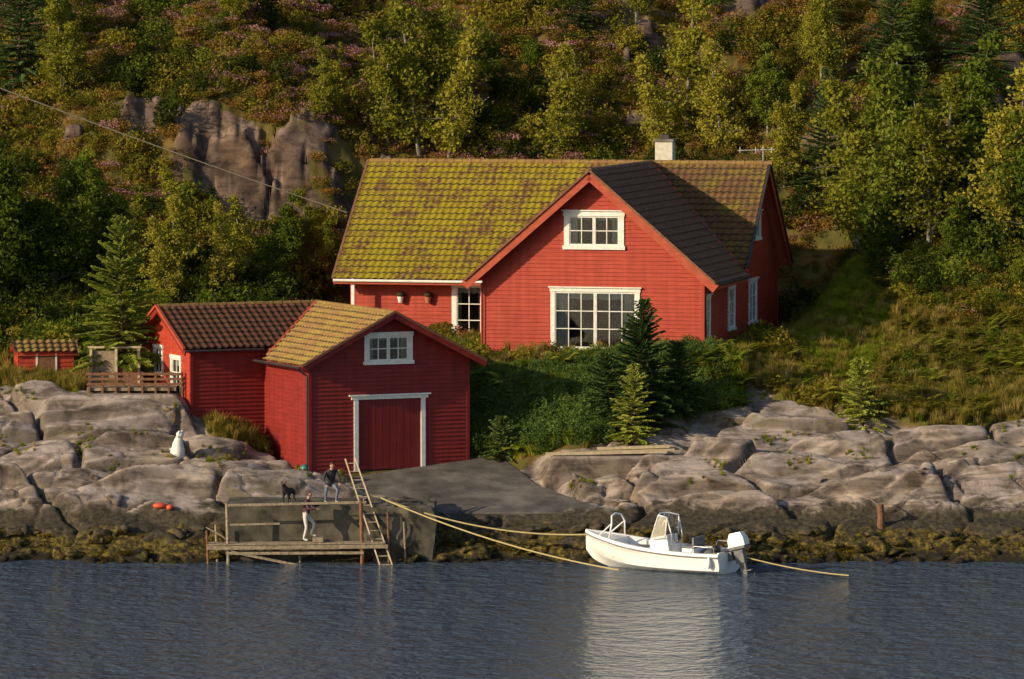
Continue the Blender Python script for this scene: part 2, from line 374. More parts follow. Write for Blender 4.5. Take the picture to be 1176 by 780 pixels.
def lawnmask(x,y): return sst(-.3,.4,1-((x-13.4)/2.5)**2-((y-24)/9)**2)
a=tme.attributes.new('lawn','FLOAT','POINT');a.data.foreach_set('value',lawnmask(X.ravel(),Y.ravel()).astype(np.float32))
link('ground',tme)

# ---------------------------------------------------------------- water
m,nt,N,L,B=newmat('sea_water')
B.inputs['Base Color'].default_value=(.060,.090,.138,1);B.inputs['Roughness'].default_value=.09;B.inputs['IOR'].default_value=1.38
g=N.new('ShaderNodeNewGeometry');mp=N.new('ShaderNodeMapping');mp.inputs['Scale'].default_value=(.8,.9,1);L.new(g.outputs['Position'],mp.inputs[0])
hs=[]
for sc,am,de in((.25,.25,2),(1.1,.42,4),(3.6,.24,5)):
    n=N.new('ShaderNodeTexNoise');n.inputs['Scale'].default_value=sc;n.inputs['Detail'].default_value=de;n.inputs['Distortion'].default_value=.3;L.new(mp.outputs[0],n.inputs[0]);hs.append(mathn(nt,'MULTIPLY',n.outputs[0],am))
h=mathn(nt,'ADD',mathn(nt,'ADD',hs[0],hs[1]),hs[2]);bump(nt,h,1.0,1.5,B)
M['water']=m
wm=npmesh('water',[(-400,-400,0),(400,-400,0),(400,8,0),(-400,8,0)],[(0,1,2,3)],[m]);link('sea_water',wm)

# ---------------------------------------------------------------- building pieces
def roof(parent,name,a,length,ax,down,run,tan,zr,mat,keep=None,u0=0):
    course=.37;sl=math.sqrt(1+tan*tan);nrow=int(math.ceil(run*sl/course))
    us=np.arange(0,length+.001,.05);us[-1]=length
    nrm=np.array([down[0]*tan,down[1]*tan,1.])/sl
    Vs=[];rows=[]
    for r in range(nrow):
        for e,off in((0,.0),(1,.07)):
            d=min((r+e)*course/sl,run);rows.append((d,off))
    tj=np.random.default_rng(len(name)).uniform(-.014,.014,(nrow,len(us)//6+2))
    for ri,(d,off) in enumerate(rows):
        jit=tj[ri//2][(np.arange(len(us))//6)]*(1 if off>0 else .3)
        o=off+.030*np.cos(2*np.pi*(us+u0)/.30)+jit
        P=np.stack([a[0]+ax[0]*us+down[0]*d,a[1]+ax[1]*us+down[1]*d,np.full_like(us,zr-tan*d)],1)+nrm[None]*o[:,None]
        Vs.append(P)
    V=np.concatenate(Vs);n=len(us);R=len(rows)
    ii=np.arange(n-1)[None,:]+np.arange(R-1)[:,None]*n
    F=np.stack([ii,ii+1,ii+1+n,ii+n],-1).reshape(-1,4)
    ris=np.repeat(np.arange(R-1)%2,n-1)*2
    base=[]
    for d,off in rows:
        base.append(np.stack([a[0]+ax[0]*us+down[0]*d,a[1]+ax[1]*us+down[1]*d,np.full_like(us,zr-tan*d)],1)-nrm[None]*.13)
    Vb=np.concatenate(base)
    if keep:
        c=V[F].mean(1);k=keep(c[:,0],c[:,1]);F=F[k];ris=ris[k]
    Fb=F[:,::-1]+len(V)
    V=np.concatenate([V,Vb]);mi=np.concatenate([ris,np.ones(len(Fb))])
    F=np.concatenate([F,Fb])
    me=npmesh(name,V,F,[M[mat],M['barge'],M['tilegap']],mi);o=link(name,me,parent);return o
def clad(parent,name,mw,ext,z0,z1,openings,mat,bh=.16):
    b=MB();z=z0
    while z<z1-1e-4:
        zt=min(z+bh,z1);zc=(z+zt)/2
        a0,a1=ext(z);c0,c1=ext(zt)
        cuts=sorted([(o[0],o[1]) for o in openings if o[2]<zc<o[3]])
        segs=[];s0=(a0,c0)
        for q0,q1 in cuts:
            segs.append((s0,(q0,q0)));s0=(q1,q1)
        segs.append((s0,(a1,c1)))
        for (l,lt),(r,rt) in segs:
            if r-l<.01:continue
            b.add([(l,-.040,z),(r,-.040,z),(rt,-.008,zt),(lt,-.008,zt),(r,.0,z),(l,.0,z)],[(0,1,2,3),(5,4,1,0)],mat)
        z=zt
    return b.build(name,parent,mw=mw)
def wallM(x,y,ang): return Matrix.Translation((x,y,0))@Matrix.Rotation(ang,4,'Z')
def window(parent,name,mw,u,z,w,h,case=2,cols=2,rows=3,trim=.12,hood=True,curt=True,door=False):
    b=MB();x0,x1=u-w/2,u+w/2;z1=z+h
    b.box(x0-trim,x0+.02,-.075,.02,z-.02,z1+.02,'white');b.box(x1-.02,x1+trim,-.075,.02,z-.02,z1+.02,'white')
    b.box(x0-trim-.03,x1+trim+.03,-.09,.02,z1,z1+trim,'white')
    if hood:b.box(x0-trim-.08,x1+trim+.08,-.16,.02,z1+trim,z1+trim+.05,'white')
    b.box(x0-trim-.05,x1+trim+.05,-.12,.02,z-trim*.8,z,'white')
    cw=w/case
    for c in range(case):
        a=x0+c*cw;e=a+cw;f=.065
        b.box(a+.005,a+f,-.045,.03,z,z1,'white');b.box(e-f,e-.005,-.045,.03,z,z1,'white')
        b.box(a+f,e-f,-.043,.028,z,z+f,'white');b.box(a+f,e-f,-.043,.028,z1-f,z1,'white')
        for i in range(1,cols):
            xx=a+f+(cw-2*f)*i/cols;b.box(xx-.018,xx+.018,-.038,.02,z+f,z1-f,'white')
        for i in range(1,rows):
            q=z+f+(h-2*f)*i/rows;b.box(a+f,e-f,-.036,.018,q-.018,q+.018,'white')
        b.add([(a+f,-.005,z+f),(e-f,-.005,z+f),(e-f,-.005,z1-f),(a+f,-.005,z1-f)],[(0,1,2,3)],'glass')
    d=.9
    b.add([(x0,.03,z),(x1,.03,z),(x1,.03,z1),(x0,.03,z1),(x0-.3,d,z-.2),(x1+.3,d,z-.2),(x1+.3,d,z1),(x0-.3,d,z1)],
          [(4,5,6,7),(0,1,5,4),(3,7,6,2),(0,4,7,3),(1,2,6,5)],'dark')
    if curt:
        for s,e in((x0+.03,x0+w*.16),(x1-w*.16,x1-.03)):
            n=14;vs=[];fs=[]
            for i in range(n+1):
                xx=s+(e-s)*i/n;yy=.12+.025*math.sin(i*1.9)
                vs+=[(xx,yy,z+.02),(xx,yy,z1-.02)]
            for i in range(n):fs.append((2*i,2*i+2,2*i+3,2*i+1))
            b.add(vs,fs,'curtain')
        n=24;vs=[];fs=[]
        for i in range(n+1):
            xx=x0+.02+(w-.04)*i/n;yy=.10+.015*math.sin(i*2.1)
            vs+=[(xx,yy,z1-h*.14-.02*math.sin(i*.9)),(xx,yy,z1-.02)]
        for i in range(n):fs.append((2*i,2*i+2,2*i+3,2*i+1))
        b.add(vs,fs,'curtain')
        for i in range(3):
            xx=x0+w*(.3+.2*i);b.ell((xx,.22,z+.16),(.09,.07,.14),'tilegap',seg=8,rings=5)
    return b.build(name,parent,mw=mw)

# ================================================================ HOUSE
house=empty('red_wooden_house',(HO[0],HO[1],HZ),-TH)
W=9.15;hw=W/2;PR=6.5;MD=9.2;ry=PR+MD/2;LX=-16.6;ZR=7.35;tn=.865
ZE=ZR-tn*hw-.16
def gable_ext(w,ze,zr,c=None):
    def f(z):
        if z<=ze:return(0,w)
        t=(z-ze)/(zr-ze);return(w/2*t,w-w/2*t)
    return f
front=wallM(-W,0,0)
big=(hw+.1,.12,3.4,2.3);up=(hw+.05,4.3,2.1,1.2)
ops=[(big[0]-big[2]/2,big[0]+big[2]/2,big[1],big[1]+big[3]),(up[0]-up[2]/2,up[0]+up[2]/2,up[1],up[1]+up[3])]
clad(house,'front_gable_wall',front,gable_ext(W,ZE,ZR-.16),-.3,ZR-.2,ops,'red')
window(house,'large_living_room_window',front,*[big[0],big[1],big[2],big[3]],case=2,cols=3,rows=3,trim=.16)
window(house,'gable_window',front,up[0],up[1],up[2],up[3],case=2,cols=2,rows=2,trim=.2)
side=wallM(0,0,math.pi/2)
def ext_side(z):
    if z<=ZE:return(0,PR+MD)
    t=(z-ZE)/(ZR-.16-ZE);return(PR+MD/2*t,PR+MD-MD/2*t)
so=[(.45,1.05,.1,2.2),(5.0,6.1,.7,2.35),(9.4,10.8,.7,2.35),(10.7,11.6,4.2,5.2)]
clad(house,'right_side_wall',side,ext_side,-.4,ZR-.2,so,'red')
window(house,'side_door',side,.75,.1,.6,2.1,case=1,cols=1,rows=4,trim=.12,curt=False)
window(house,'side_window',side,5.55,.7,1.1,1.65,case=1,cols=2,rows=3,trim=.14)
window(house,'side_window_back',side,10.1,.7,1.4,1.65,case=2,cols=1,rows=3,trim=.14)
window(house,'side_gable_window',side,11.15,4.2,.9,1.0,case=1,cols=2,rows=2,trim=.14)
LW=-LX-W
mf=wallM(LX,PR,0)
clad(house,'porch_wall',mf,lambda z:(0,LW),-.3,ZE-.03,[(LW-2.85,LW-1.75,.0,2.25)],'red')
window(house,'porch_door',mf,LW-2.3,.02,1.1,2.2,case=1,cols=2,rows=3,trim=.2)
clad(house,'wing_left_wall',wallM(-W,PR,-math.pi/2),lambda z:(0,PR),-.3,ZE+.02,[],'red')
clad(house,'left_gable_wall',wallM(LX,PR+MD,-math.pi/2),gable_ext(MD,ZE,ZR-.16),-.3,ZR-.2,[],'red')
clad(house,'back_wall',wallM(0,PR+MD,math.pi),lambda z:(0,-LX),-.3,ZE+.0,[],'red')
b=MB()
for x,y in((0,0),(-W,0),(LX,PR),(0,PR+MD),(LX,PR+MD)):b.box(x-.06,x+.06,y-.06,y+.06,-.5,ZE+.0,'red')
b.box(-W+.02,-.02,.02,.2,-1.6,-.25,'concrete');b.box(-.2,-.02,.2,PR+MD-.02,-1.6,-.35,'concrete');b.box(LX+.02,-W,PR+.02,PR+.2,-1.6,-.25,'concrete')
b.build('corner_boards_and_footing',house)
ov=.65;ro=.5
kw=lambda x,y:(y<=ry-np.abs(x+hw)*1.0+.04)
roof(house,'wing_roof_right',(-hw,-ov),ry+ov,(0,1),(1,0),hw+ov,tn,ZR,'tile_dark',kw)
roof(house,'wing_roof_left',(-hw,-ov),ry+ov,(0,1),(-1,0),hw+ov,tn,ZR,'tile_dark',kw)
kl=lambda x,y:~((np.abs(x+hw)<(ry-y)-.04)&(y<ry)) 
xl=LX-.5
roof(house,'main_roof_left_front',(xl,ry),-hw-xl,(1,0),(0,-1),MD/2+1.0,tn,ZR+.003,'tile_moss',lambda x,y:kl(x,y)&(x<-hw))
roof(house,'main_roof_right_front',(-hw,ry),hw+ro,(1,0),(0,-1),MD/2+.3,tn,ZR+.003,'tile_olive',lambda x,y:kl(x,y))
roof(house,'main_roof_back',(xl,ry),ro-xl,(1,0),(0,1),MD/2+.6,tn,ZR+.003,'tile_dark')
b=MB()
def barge(b,apex,down,run,tan,zr,outn,k='barge',h=.26,w=.05,dz=0,k2=None):
    a=Vector((apex[0],apex[1],zr-.02+dz));e=Vector((apex[0]+down[0]*run,apex[1]+down[1]*run,zr-.02+dz-tan*run))
    o=Vector((outn[0],outn[1],0))*.03
    dn=Vector((0,0,-1))*(h*.5)
    b.beam(a+o+dn,e+o+dn,w,h,k,up=(0,0,1))
    b.beam(a+o*2.4+Vector((0,0,.05)),e+o*2.4+Vector((0,0,.05)),w+.06,.09,k2 or k,up=(0,0,1))
for s in(1,-1):
    barge(b,(-hw,-ov),(s,0),hw+ov,tn,ZR,(0,-1),h=.36,k2='rustwood')
    barge(b,(ro,ry),(0,s),MD/2+(.3 if s<0 else .6),tn,ZR,(1,0),h=.3,k2='gutter')
    barge(b,(xl,ry),(0,s),MD/2+(1.0 if s<0 else .6),tn,ZR,(-1,0),h=.26,k2='rustwood')
def capline(b,p0,p1,k,r=.11):
    p0=Vector(p0);p1=Vector(p1);n=int((p1-p0).length/.4)
    for i in range(n):
        a=p0.lerp(p1,i/n);c=p0.lerp(p1,(i+1)/n+.01)
        b.tube([a,c],[r,r*1.2],k,8)
capline(b,(xl,ry,ZR+.0),(ro,ry,ZR+.0),'tile_brown')
capline(b,(-hw,-ov,ZR+.0),(-hw,ry,ZR+.0),'tile_dark')
zv=lambda d:ZR-tn*d
b.beam((-hw+.15,ry-.15,zv(.15)+.06),(ro-.25,ry-hw-.25,zv(hw+.25)+.06),.14,.03,'barge')
zf=zv(MD/2+1.0)
b.box(xl,-W-.75,ry-MD/2-1.06,ry-MD/2-1.0,zf-.2,zf+.0,'barge')
b.tube([(xl,ry-MD/2-1.12,zf-.05),(-W-.75,ry-MD/2-1.12,zf-.05)],.06,'white',8)
ze=zv(hw+ov)
b.tube([(ov+.06,-ov,ze-.04),(ov+.06,ry-hw-ov,ze-.04)],.06,'gutter',8);b.box(ov-.02,ov+.02,-ov,ry-hw-ov,ze-.22,ze-.02,'barge')
b.tube([(.06,.06,ze-.1),(.12,.1,0-.2)],.04,'gutter',8)
b.tube([(-W-.08,-.06,ze-.1),(-W-.08,-.06,-.2)],.04,'barge',8)
b.build('barge_boards_ridges_and_gutters',house)
b=MB()
cx,cy=-4.05,ry+.3
b.box(cx-.38,cx+.38,cy-.3,cy+.3,ZR-1,ZR+1.0,'chim');b.box(cx-.44,cx+.44,cy-.36,cy+.36,ZR+.9,ZR+1.02,'concrete');b.box(cx-.2,cx+.2,cy-.2,cy+.2,ZR+1.02,ZR+1.2,'gutter');b.box(cx-.42,cx+.42,cy-.34,cy+.34,ZR+.0,ZR+.12,'gutter')
b.build('chimney',house,bevel=.012)
b=MB()
ax,ay=ro-.25,ry+.1
b.tube([(ax,ay,ZR-.3),(ax,ay,ZR+.75)],.025,'metal',6);b.tube([(ax-1.1,ay,ZR+.55),(ax+.5,ay,ZR+.6)],.02,'metal',6)
for i in range(9):
    xx=ax-1.0+i*.17;l=.14+.02*i;b.tube([(xx,ay-l,ZR+.56+i*.005),(xx,ay+l,ZR+.56+i*.005)],.008,'metal',5)
    if i%4==0:b.tube([(xx,ay,ZR+.46),(xx,ay,ZR+.70)],.01,'metal',5)
b.build('roof_antenna',house)
b=MB()
b.box(LX+.3-.07,LX+.3+.07,PR-.95,PR-.81,-.3,zf,'white')
b.box(LX,-W-.05,PR-1.3,PR-.02,-.35,-.12,'concrete')
for x,k in((LX+2.2,'white'),(LX+3.4,'terracotta')):
    b.tube([(x,PR-.2,1.5),(x,PR-.2,1.75)],[.1,.15],k,10);b.ell((x,PR-.2,1.85),(.18,.15,.12),'tilegap')
b.tube([(-W-1.15,PR-1.0,-.12),(-W-1.15,PR-1.0,.25)],[.17,.22],'blue',12)
b.ell((-W-1.15,PR-1.0,.35),(.28,.28,.22),'teal')
b.build('porch_details',house)

# ================================================================ BOATHOUSE
bh=empty('red_boathouse',(BO[0],BO[1],BZ),PH)
W2=6.7;h2_=W2/2;P2=4.6;SD=5.4;r2=P2+SD/2;SL=-3.1;Z2=6.1;t2=.51
E2=Z2-t2*h2_-.14;E3=Z2-t2*SD/2-.14
fm=wallM(0,0,0)
dz1=2.72
wu=h2_-.1
clad(bh,'front_wall',fm,gable_ext(W2,E2,Z2-.14),-.1,Z2-.17,[(h2_-1.35,h2_+1.35,-1,dz1),(wu-.85,wu+.95,4.18,5.15)],'dred')
window(bh,'loft_window',fm,wu+.05,4.2,1.7,.95,case=2,cols=2,rows=2,trim=.17,hood=False)
b=MB()
for s in(-1,1):b.box(h2_+s*1.42-.09,h2_+s*1.42+.09,-.08,.0,-.05,dz1,'white')
b.box(h2_-1.62,h2_+1.62,-.09,.0,dz1,dz1+.14,'white');b.box(h2_-1.72,h2_+1.72,-.15,.0,dz1+.14,dz1+.19,'white')
for i in range(18):
    x=h2_-1.33+i*.148;b.box(x,x+.142,-.02+.003*(i%2),.03,-.02,dz1,'door_red')
b.box(h2_-1.34,h2_+1.34,.0,.05,-.02,dz1,'door_red')
b.build('boathouse_door',bh)
clad(bh,'left_side_wall',wallM(0,P2,-math.pi/2),lambda z:(0,P2),-.3,E2+.05,[],'dred')
clad(bh,'right_side_wall',wallM(W2,0,math.pi/2),lambda z:(0,P2+SD),-.3,E2+.05,[],'dred')
clad(bh,'shed_front_wall',wallM(SL,P2,0),lambda z:(0,-SL),-.3,E3+.05,[],'dred')
ge=gable_ext(SD,E3,Z2-.14)
gm=wallM(SL,P2+SD,-math.pi/2)
clad(bh,'shed_gable_wall',gm,ge,-.3,Z2-.17,[(1.5,2.3,3.4,4.4),(3.4,4.3,2.0,4.1)],'red')
window(bh,'shed_gable_window',gm,1.9,3.4,.8,1.0,case=1,cols=2,rows=2,trim=.13,hood=False)
window(bh,'shed_glazed_door',gm,3.85,2.0,.9,2.1,case=1,cols=2,rows=4,trim=.13,hood=False)
clad(bh,'back_wall',wallM(W2,P2+SD,math.pi),lambda z:(0,W2-SL),-.3,E3+.05,[],'dred')
b=MB()
for x,y,k in((0,0,'dred'),(W2,0,'dred'),(SL,P2,'dred')):b.box(x-.06,x+.06,y-.06,y+.06,-.4,E2+.05,k)
b.box(.02,W2-.02,.05,.2,-1.2,-.06,'concrete')
b.build('corner_boards',bh)
o2=.5
kv=lambda x,y:(y<=r2-np.abs(x-h2_)+.04)
run2=h2_+.55
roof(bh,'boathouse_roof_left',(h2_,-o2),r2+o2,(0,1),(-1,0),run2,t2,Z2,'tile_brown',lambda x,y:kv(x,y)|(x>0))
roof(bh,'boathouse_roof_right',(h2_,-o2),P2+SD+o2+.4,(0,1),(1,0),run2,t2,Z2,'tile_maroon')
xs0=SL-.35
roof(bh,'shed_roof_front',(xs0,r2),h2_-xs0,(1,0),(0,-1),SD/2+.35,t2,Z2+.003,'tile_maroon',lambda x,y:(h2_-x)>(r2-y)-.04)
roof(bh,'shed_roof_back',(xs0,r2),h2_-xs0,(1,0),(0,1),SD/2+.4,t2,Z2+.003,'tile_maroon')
b=MB()
for s in(1,-1):
    barge(b,(h2_,-o2),(s,0),run2,t2,Z2,(0,-1),k='dred',h=.2,k2='rustwood')
    barge(b,(xs0,r2),(0,s),SD/2+.35,t2,Z2,(-1,0),k='dred',h=.22,k2='barge')
capline(b,(xs0,r2,Z2-.01),(h2_,r2,Z2-.01),'tile_brown',.09);capline(b,(h2_,-o2,Z2-.01),(h2_,r2,Z2-.01),'tile_brown',.09)
b.beam((h2_-.1,r2-.1,Z2+.03),(.0-.2,r2-h2_-.2,Z2-t2*(h2_+.2)+.07),.12,.03,'barge')
zg=Z2-t2*run2-.05
b.tube([(-.61,-o2,zg),(-.61,P2-.4,zg)],.055,'gutter',8)
b.tube([(-.6,.1,zg),(-.12,.05,zg-.35),(-.1,.02,zg-.5),(-.1,.02,.1)],.04,'gutter',8)
b.tube([(W2+.61,-o2,zg),(W2+.61,4,zg)],.055,'gutter',8);b.tube([(W2+.6,.2,zg),(W2+.1,.1,zg-.4),(W2+.1,.08,.1)],.04,'gutter',8)
zs=Z2-t2*(SD/2+.35)-.05
b.tube([(xs0,P2-.4,zs),(-.2,P2-.4,zs)],.05,'gutter',8)
b.build('barge_boards_and_gutters',bh)

# small red garden shed at the far left
gsx,gsy=-18.6,13.6;gsz=H1(gsx,gsy)-.2
gs=empty('red_garden_shed',(gsx,gsy,gsz),math.radians(12))
clad(gs,'front_wall',wallM(-1.1,0,0),lambda z:(0,2.2),0,1.25,[],'red');clad(gs,'left_wall',wallM(-1.1,1.6,-math.pi/2),lambda z:(0,1.6),0,1.25,[],'red');clad(gs,'right_wall',wallM(1.1,0,math.pi/2),lambda z:(0,1.6),0,1.25,[],'red')
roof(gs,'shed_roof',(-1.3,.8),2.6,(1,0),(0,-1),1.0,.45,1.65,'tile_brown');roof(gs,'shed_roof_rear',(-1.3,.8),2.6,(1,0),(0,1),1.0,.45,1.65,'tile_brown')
b=MB();b.box(-.35,.35,-.07,-.04,.05,1.1,'rustwood');b.box(-.42,-.35,-.08,-.03,.05,1.15,'white');b.box(.35,.42,-.08,-.03,.05,1.15,'white');b.build('door',gs)

# ================================================================ SLIPWAY
m,nt,N,L,B=newmat('slipway_asphalt');n=noise_node(nt,.7,7,.6);n2=noise_node(nt,14,4)
f=mathn(nt,'ADD',mathn(nt,'MULTIPLY',n.outputs[0],.8),mathn(nt,'MULTIPLY',n2.outputs[0],.2))
r=ramp(nt,f,[(.35,(.04,.035,.032)),(.5,(.10,.088,.08)),(.65,(.20,.175,.155))]);L.new(r.outputs[0],B.inputs['Base Color']);B.inputs['Roughness'].default_value=.85
bump(nt,n2.outputs[0],.4,.02,B);M['asphalt']=m
b=MB();vt=[(x,y,slipz(x,y)+.03) for x,y in SLIP];vb=[(x,y,slipz(x,y)-.5) for x,y in SLIP];n=len(SLIP)
b.add(vt+vb,[tuple(range(n))[::-1]]+[(i,(i+1)%n,n+(i+1)%n,n+i) for i in range(n)],'asphalt')
b.build('slipway',bevel=.04)

# ================================================================ QUAY + JETTY
def rough_box(name,x0,x1,y0,y1,z0,z1,mat,amp=.05,st=.2,seed=1):
    bm=bmesh.new();bmesh.ops.create_cube(bm,size=1)
    for v in bm.verts:v.co=Vector((x0+(v.co.x+.5)*(x1-x0),y0+(v.co.y+.5)*(y1-y0),z0+(v.co.z+.5)*(z1-z0)))
    for e,c in((0,(x1-x0)),(1,(y1-y0)),(2,(z1-z0))):
        es=[q for q in bm.edges if abs((q.verts[0].co-q.verts[1].co)[e])>c*.5 and abs((q.verts[0].co-q.verts[1].co).length-c)<1e-4]
        bmesh.ops.subdivide_edges(bm,edges=es,cuts=max(1,int(c/st)),use_grid_fill=True)
    from mathutils import noise
    for v in bm.verts:v.co+=noise.noise_vector(v.co*1.7+Vector((seed,0,0)))*amp+noise.noise_vector(v.co*6)*amp*.35
    me=bpy.data.meshes.new(name);bm.to_mesh(me);bm.free();me.materials.append(M[mat]);o=link(name,me);return o
rough_box('concrete_quay',-10.7,-5.65,.35,3.4,-1.5,2.08,'dconcrete',.04,.2,1)
rough_box('stone_quay',-5.6,-2.9,.0,3.8,-1.5,2.0,'dconcrete',.16,.2,7)
jet=empty('wooden_jetty',(0,0,0))
b=MB()
for i in range(3):b.beam((-11.3,-.75+i*.22,.72+.01*i),(-4.7,-.7+i*.22,.78),.17,.05,'wood')
b.beam((-11.3,-.82,.6),(-4.6,-.78,.66),.07,.14,'wood');b.beam((-11.2,-.1,.55),(-4.7,-.1,.6),.07,.14,'wood')
b.beam((-10.6,-.84,.40),(-5.5,-.8,.42),.05,.10,'wood')
b.beam((-10.4,-.80,.45),(-7.9,-.80,-.05),.05,.09,'wood');
b.build('walkway_planks',jet)
b=MB()
for x,y,z0,z1,r,k in((-10.55,-.7,-1.6,2.25,.065,'wood'),(-5.58,-.72,-1.6,2.35,.075,'rustwood'),(-11.3,-.7,-1.2,1.25,.05,'rustwood'),(-11.0,-.1,-1.2,1.4,.05,'wood'),(-4.6,-.3,-1.2,1.9,.045,'rustwood'),(-7.9,-.1,-1.2,.7,.05,'wood'),(-4.0,.0-.1,-1,1.5,.04,'wood')):
    b.tube([(x,y,z0),(x+.03,y,(z0+z1)/2),(x-.02,y,z1)],[r*1.05,r,r*.95],k,8)
b.beam((-10.6,-.72,2.18),(-5.4,-.74,2.30),.05,.09,'wood');b.beam((-10.55,-.70,1.45),(-8.6,-.72,1.5),.04,.07,'wood')
b.tube([(-11.35,-.6,1.35),(-10.7,-.7,1.0),(-10.5,-.7,.8)],.03,'wood',6)
b.build('posts_and_rails',jet)
b=MB()
p0=Vector((-4.62,-1.0,-.15));p1=Vector((-6.05,1.0,3.75));w=Vector((.46,.1,0))
for s in(-.5,.5):b.beam(p0+w*s,p1+w*s*.8,.05,.08,'lightwood',up=(0,1,0))
for i in range(13):
    c=p0.lerp(p1,(i+.5)/13);q=w*(1-.2*(i+.5)/13);b.beam(c-q*.5,c+q*.5,.045,.03,'lightwood')
b.build('wooden_ladder')

# ================================================================ BOAT
boat=empty('white_motorboat',(0,0,0))
st=np.array([(0,.98,.86,-.22,.05,.64),(.8,1.04,.92,-.25,.05,.64),(1.8,1.07,.93,-.26,.06,.67),(2.8,1.04,.86,-.25,.08,.74),(3.7,.92,.68,-.20,.13,.84),(4.4,.70,.44,-.12,.22,.95),(4.9,.48,.24,-.0,.34,1.03),(5.25,.27,.09,.17,.48,1.09),(5.5,.05,.01,.45,.66,1.13)])
fine=[]
for i in range(len(st)-1):
    p0_,p1_,p2_,p3_=st[max(i-1,0)],st[i],st[i+1],st[min(i+2,len(st)-1)]
    for t in (0,.25,.5,.75):
        fine.append(.5*((2*p1_)+(-p0_+p2_)*t+(2*p0_-5*p1_+4*p2_-p3_)*t*t+(-p0_+3*p1_-3*p2_+p3_)*t**3))
fine.append(st[-1])
b=MB();prof=[]
for x,bw,bc,zk,zc,zg in fine:
    bc=max(bc,.008)
    fl=.28 if x<4.2 else .28+(x-4.2)*.35
    bi=max(bw-.16,.02);bi2=max(bw-.22,.015);fz=min(fl,zg-.1)
    half=[(0,zk),(bc*.55,zk+(zc-zk)*.5),(bc,zc),(bc+.03*min(1,bw*3),zc+.02),(bc*.4+bw*.6-.02,zc*.45+zg*.55-.06),(bw-.03,zg-.16),(bw,zg-.14),(bw+.01,zg-.05),(bw-.02,zg),(bi,zg+.005),(bi2,zg-.05),(bi2,fz),(0,fz)]
    ring=[(x,y,z) for y,z in half]+[(x,-y,z) for y,z in half[-2:0:-1]]
    prof.append(ring)
n=len(prof[0]);vs=[p for r in prof for p in r];fs=[]
for i in range(len(prof)-1):
    for j in range(n):fs.append((i*n+j,i*n+(j+1)%n,(i+1)*n+(j+1)%n,(i+1)*n+j))
fs.append(tuple(range(9)) + tuple(range(n-8,n)) )
b.add(vs,fs,'gel')
b.build('hull',boat,smooth='auto')
b=MB()
b.add([(4.15,-.70,.90),(4.15,.70,.90),(4.9,.40,1.0),(5.3,.18,1.06),(5.3,-.18,1.06),(4.9,-.40,1.0)],[(0,1,2,3,4,5)][::-1],'gel')
b.add([(4.15,-.70,.90),(4.15,.70,.90),(4.15,.62,.3),(4.15,-.62,.3)],[(0,1,2,3)],'gel')
for s in(1,-1):b.tube([(q[0],s*(q[1]+.02),q[5]-.11) for q in fine],.024,'boatgrey',6)
b.add([(2.05,-.42,.28),(2.95,-.42,.28),(2.95,.42,.28),(2.05,.42,.28),(2.2,-.40,1.12),(2.75,-.36,1.02),(2.75,.36,1.02),(2.2,.40,1.12)],[(0,3,2,1),(4,5,6,7),(0,1,5,4),(1,2,6,5),(2,3,7,6),(3,0,4,7)],'gel')
b.box(1.15,1.6,-.45,.45,.28,.72,'gel');b.box(1.15,1.6,-.45,.45,.725,.80,'boatgrey');b.beam((1.18,-.45,.95),(1.18,.45,.95),.08,.28,'boatgrey')
b.box(.02,.55,-.8,.8,.28,.56,'gel');b.box(.1,.5,-.7,.7,.565,.64,'boatgrey')
b.box(3.2,3.7,-.4,.4,.28,.6,'gel');b.box(3.22,3.68,-.38,.38,.605,.67,'boatgrey')
b.box(-.02,.06,-.90,-.42,.1,.68,'gel');b.box(-.02,.06,.42,.9,.1,.68,'gel')
b.build('console_seats_and_deck',boat,bevel=.02)
b=MB()
fr=[(2.2,-.52,1.05),(2.75,-.50,1.0),(2.95,0,1.0),(2.75,.50,1.0),(2.2,.52,1.05)];ft=[(2.15,-.46,1.72),(2.5,-.43,1.78),(2.62,0,1.80),(2.5,.43,1.78),(2.15,.46,1.72)]
b.tube(ft,.024,'gel',6);b.tube(fr,.02,'gel',6)
for a,c in zip(fr,ft):b.tube([a,c],.022,'gel',6)
for i in range(4):b.add([fr[i],fr[i+1],ft[i+1],ft[i]],[(0,1,2,3)],'glass')
b.tube([(2.15,-.46,1.72),(2.0,-.40,1.1),(2.05,-.40,.5)],.024,'metal',6);b.tube([(2.15,.46,1.72),(2.0,.40,1.1),(2.05,.40,.5)],.024,'metal',6)
b.tube([(4.3,-.60,.95),(4.25,-.50,1.42),(4.32,-.36,1.66),(4.35,0,1.72),(4.32,.36,1.66),(4.25,.50,1.42),(4.3,.60,.95)],.034,'gel',8)
for s in(1,-1):
    b.tube([(4.26,s*.5,1.42),(4.75,s*.42,1.02)],.024,'gel',6)
    b.tube([(.15,s*.9,.62),(.2,s*.9,.85),(.9,s*.93,.87),(1.0,s*.95,.63)],.018,'metal',6)
pts=[(2.02+.03*math.sin(t),.2*math.cos(t),1.02+.18*math.sin(t)) for t in np.linspace(0,2*math.pi,17)]
b.tube(pts,.014,'black',6,cap=False)
b.build('windscreen_and_rails',boat,smooth=True)
b=MB()
R=Matrix.Rotation(math.radians(14),3,'Y')
def op_(x,y,z): v=R@Vector((x,y,z));return (v.x-.12,v.y,v.z+.66)
def obox(x0,x1,y0,y1,z0,z1,k,tx=1):
    vs=[];
    for z,t in((z0,1),(z1,tx)):
        for x,y in((x0,y0),(x1,y0),(x1,y1),(x0,y1)):
            xc=(x0+x1)/2;vs.append(op_(xc+(x-xc)*t,y*t,z))
    b.add(vs,[(0,3,2,1),(4,5,6,7),(0,1,5,4),(1,2,6,5),(2,3,7,6),(3,0,4,7)],k)
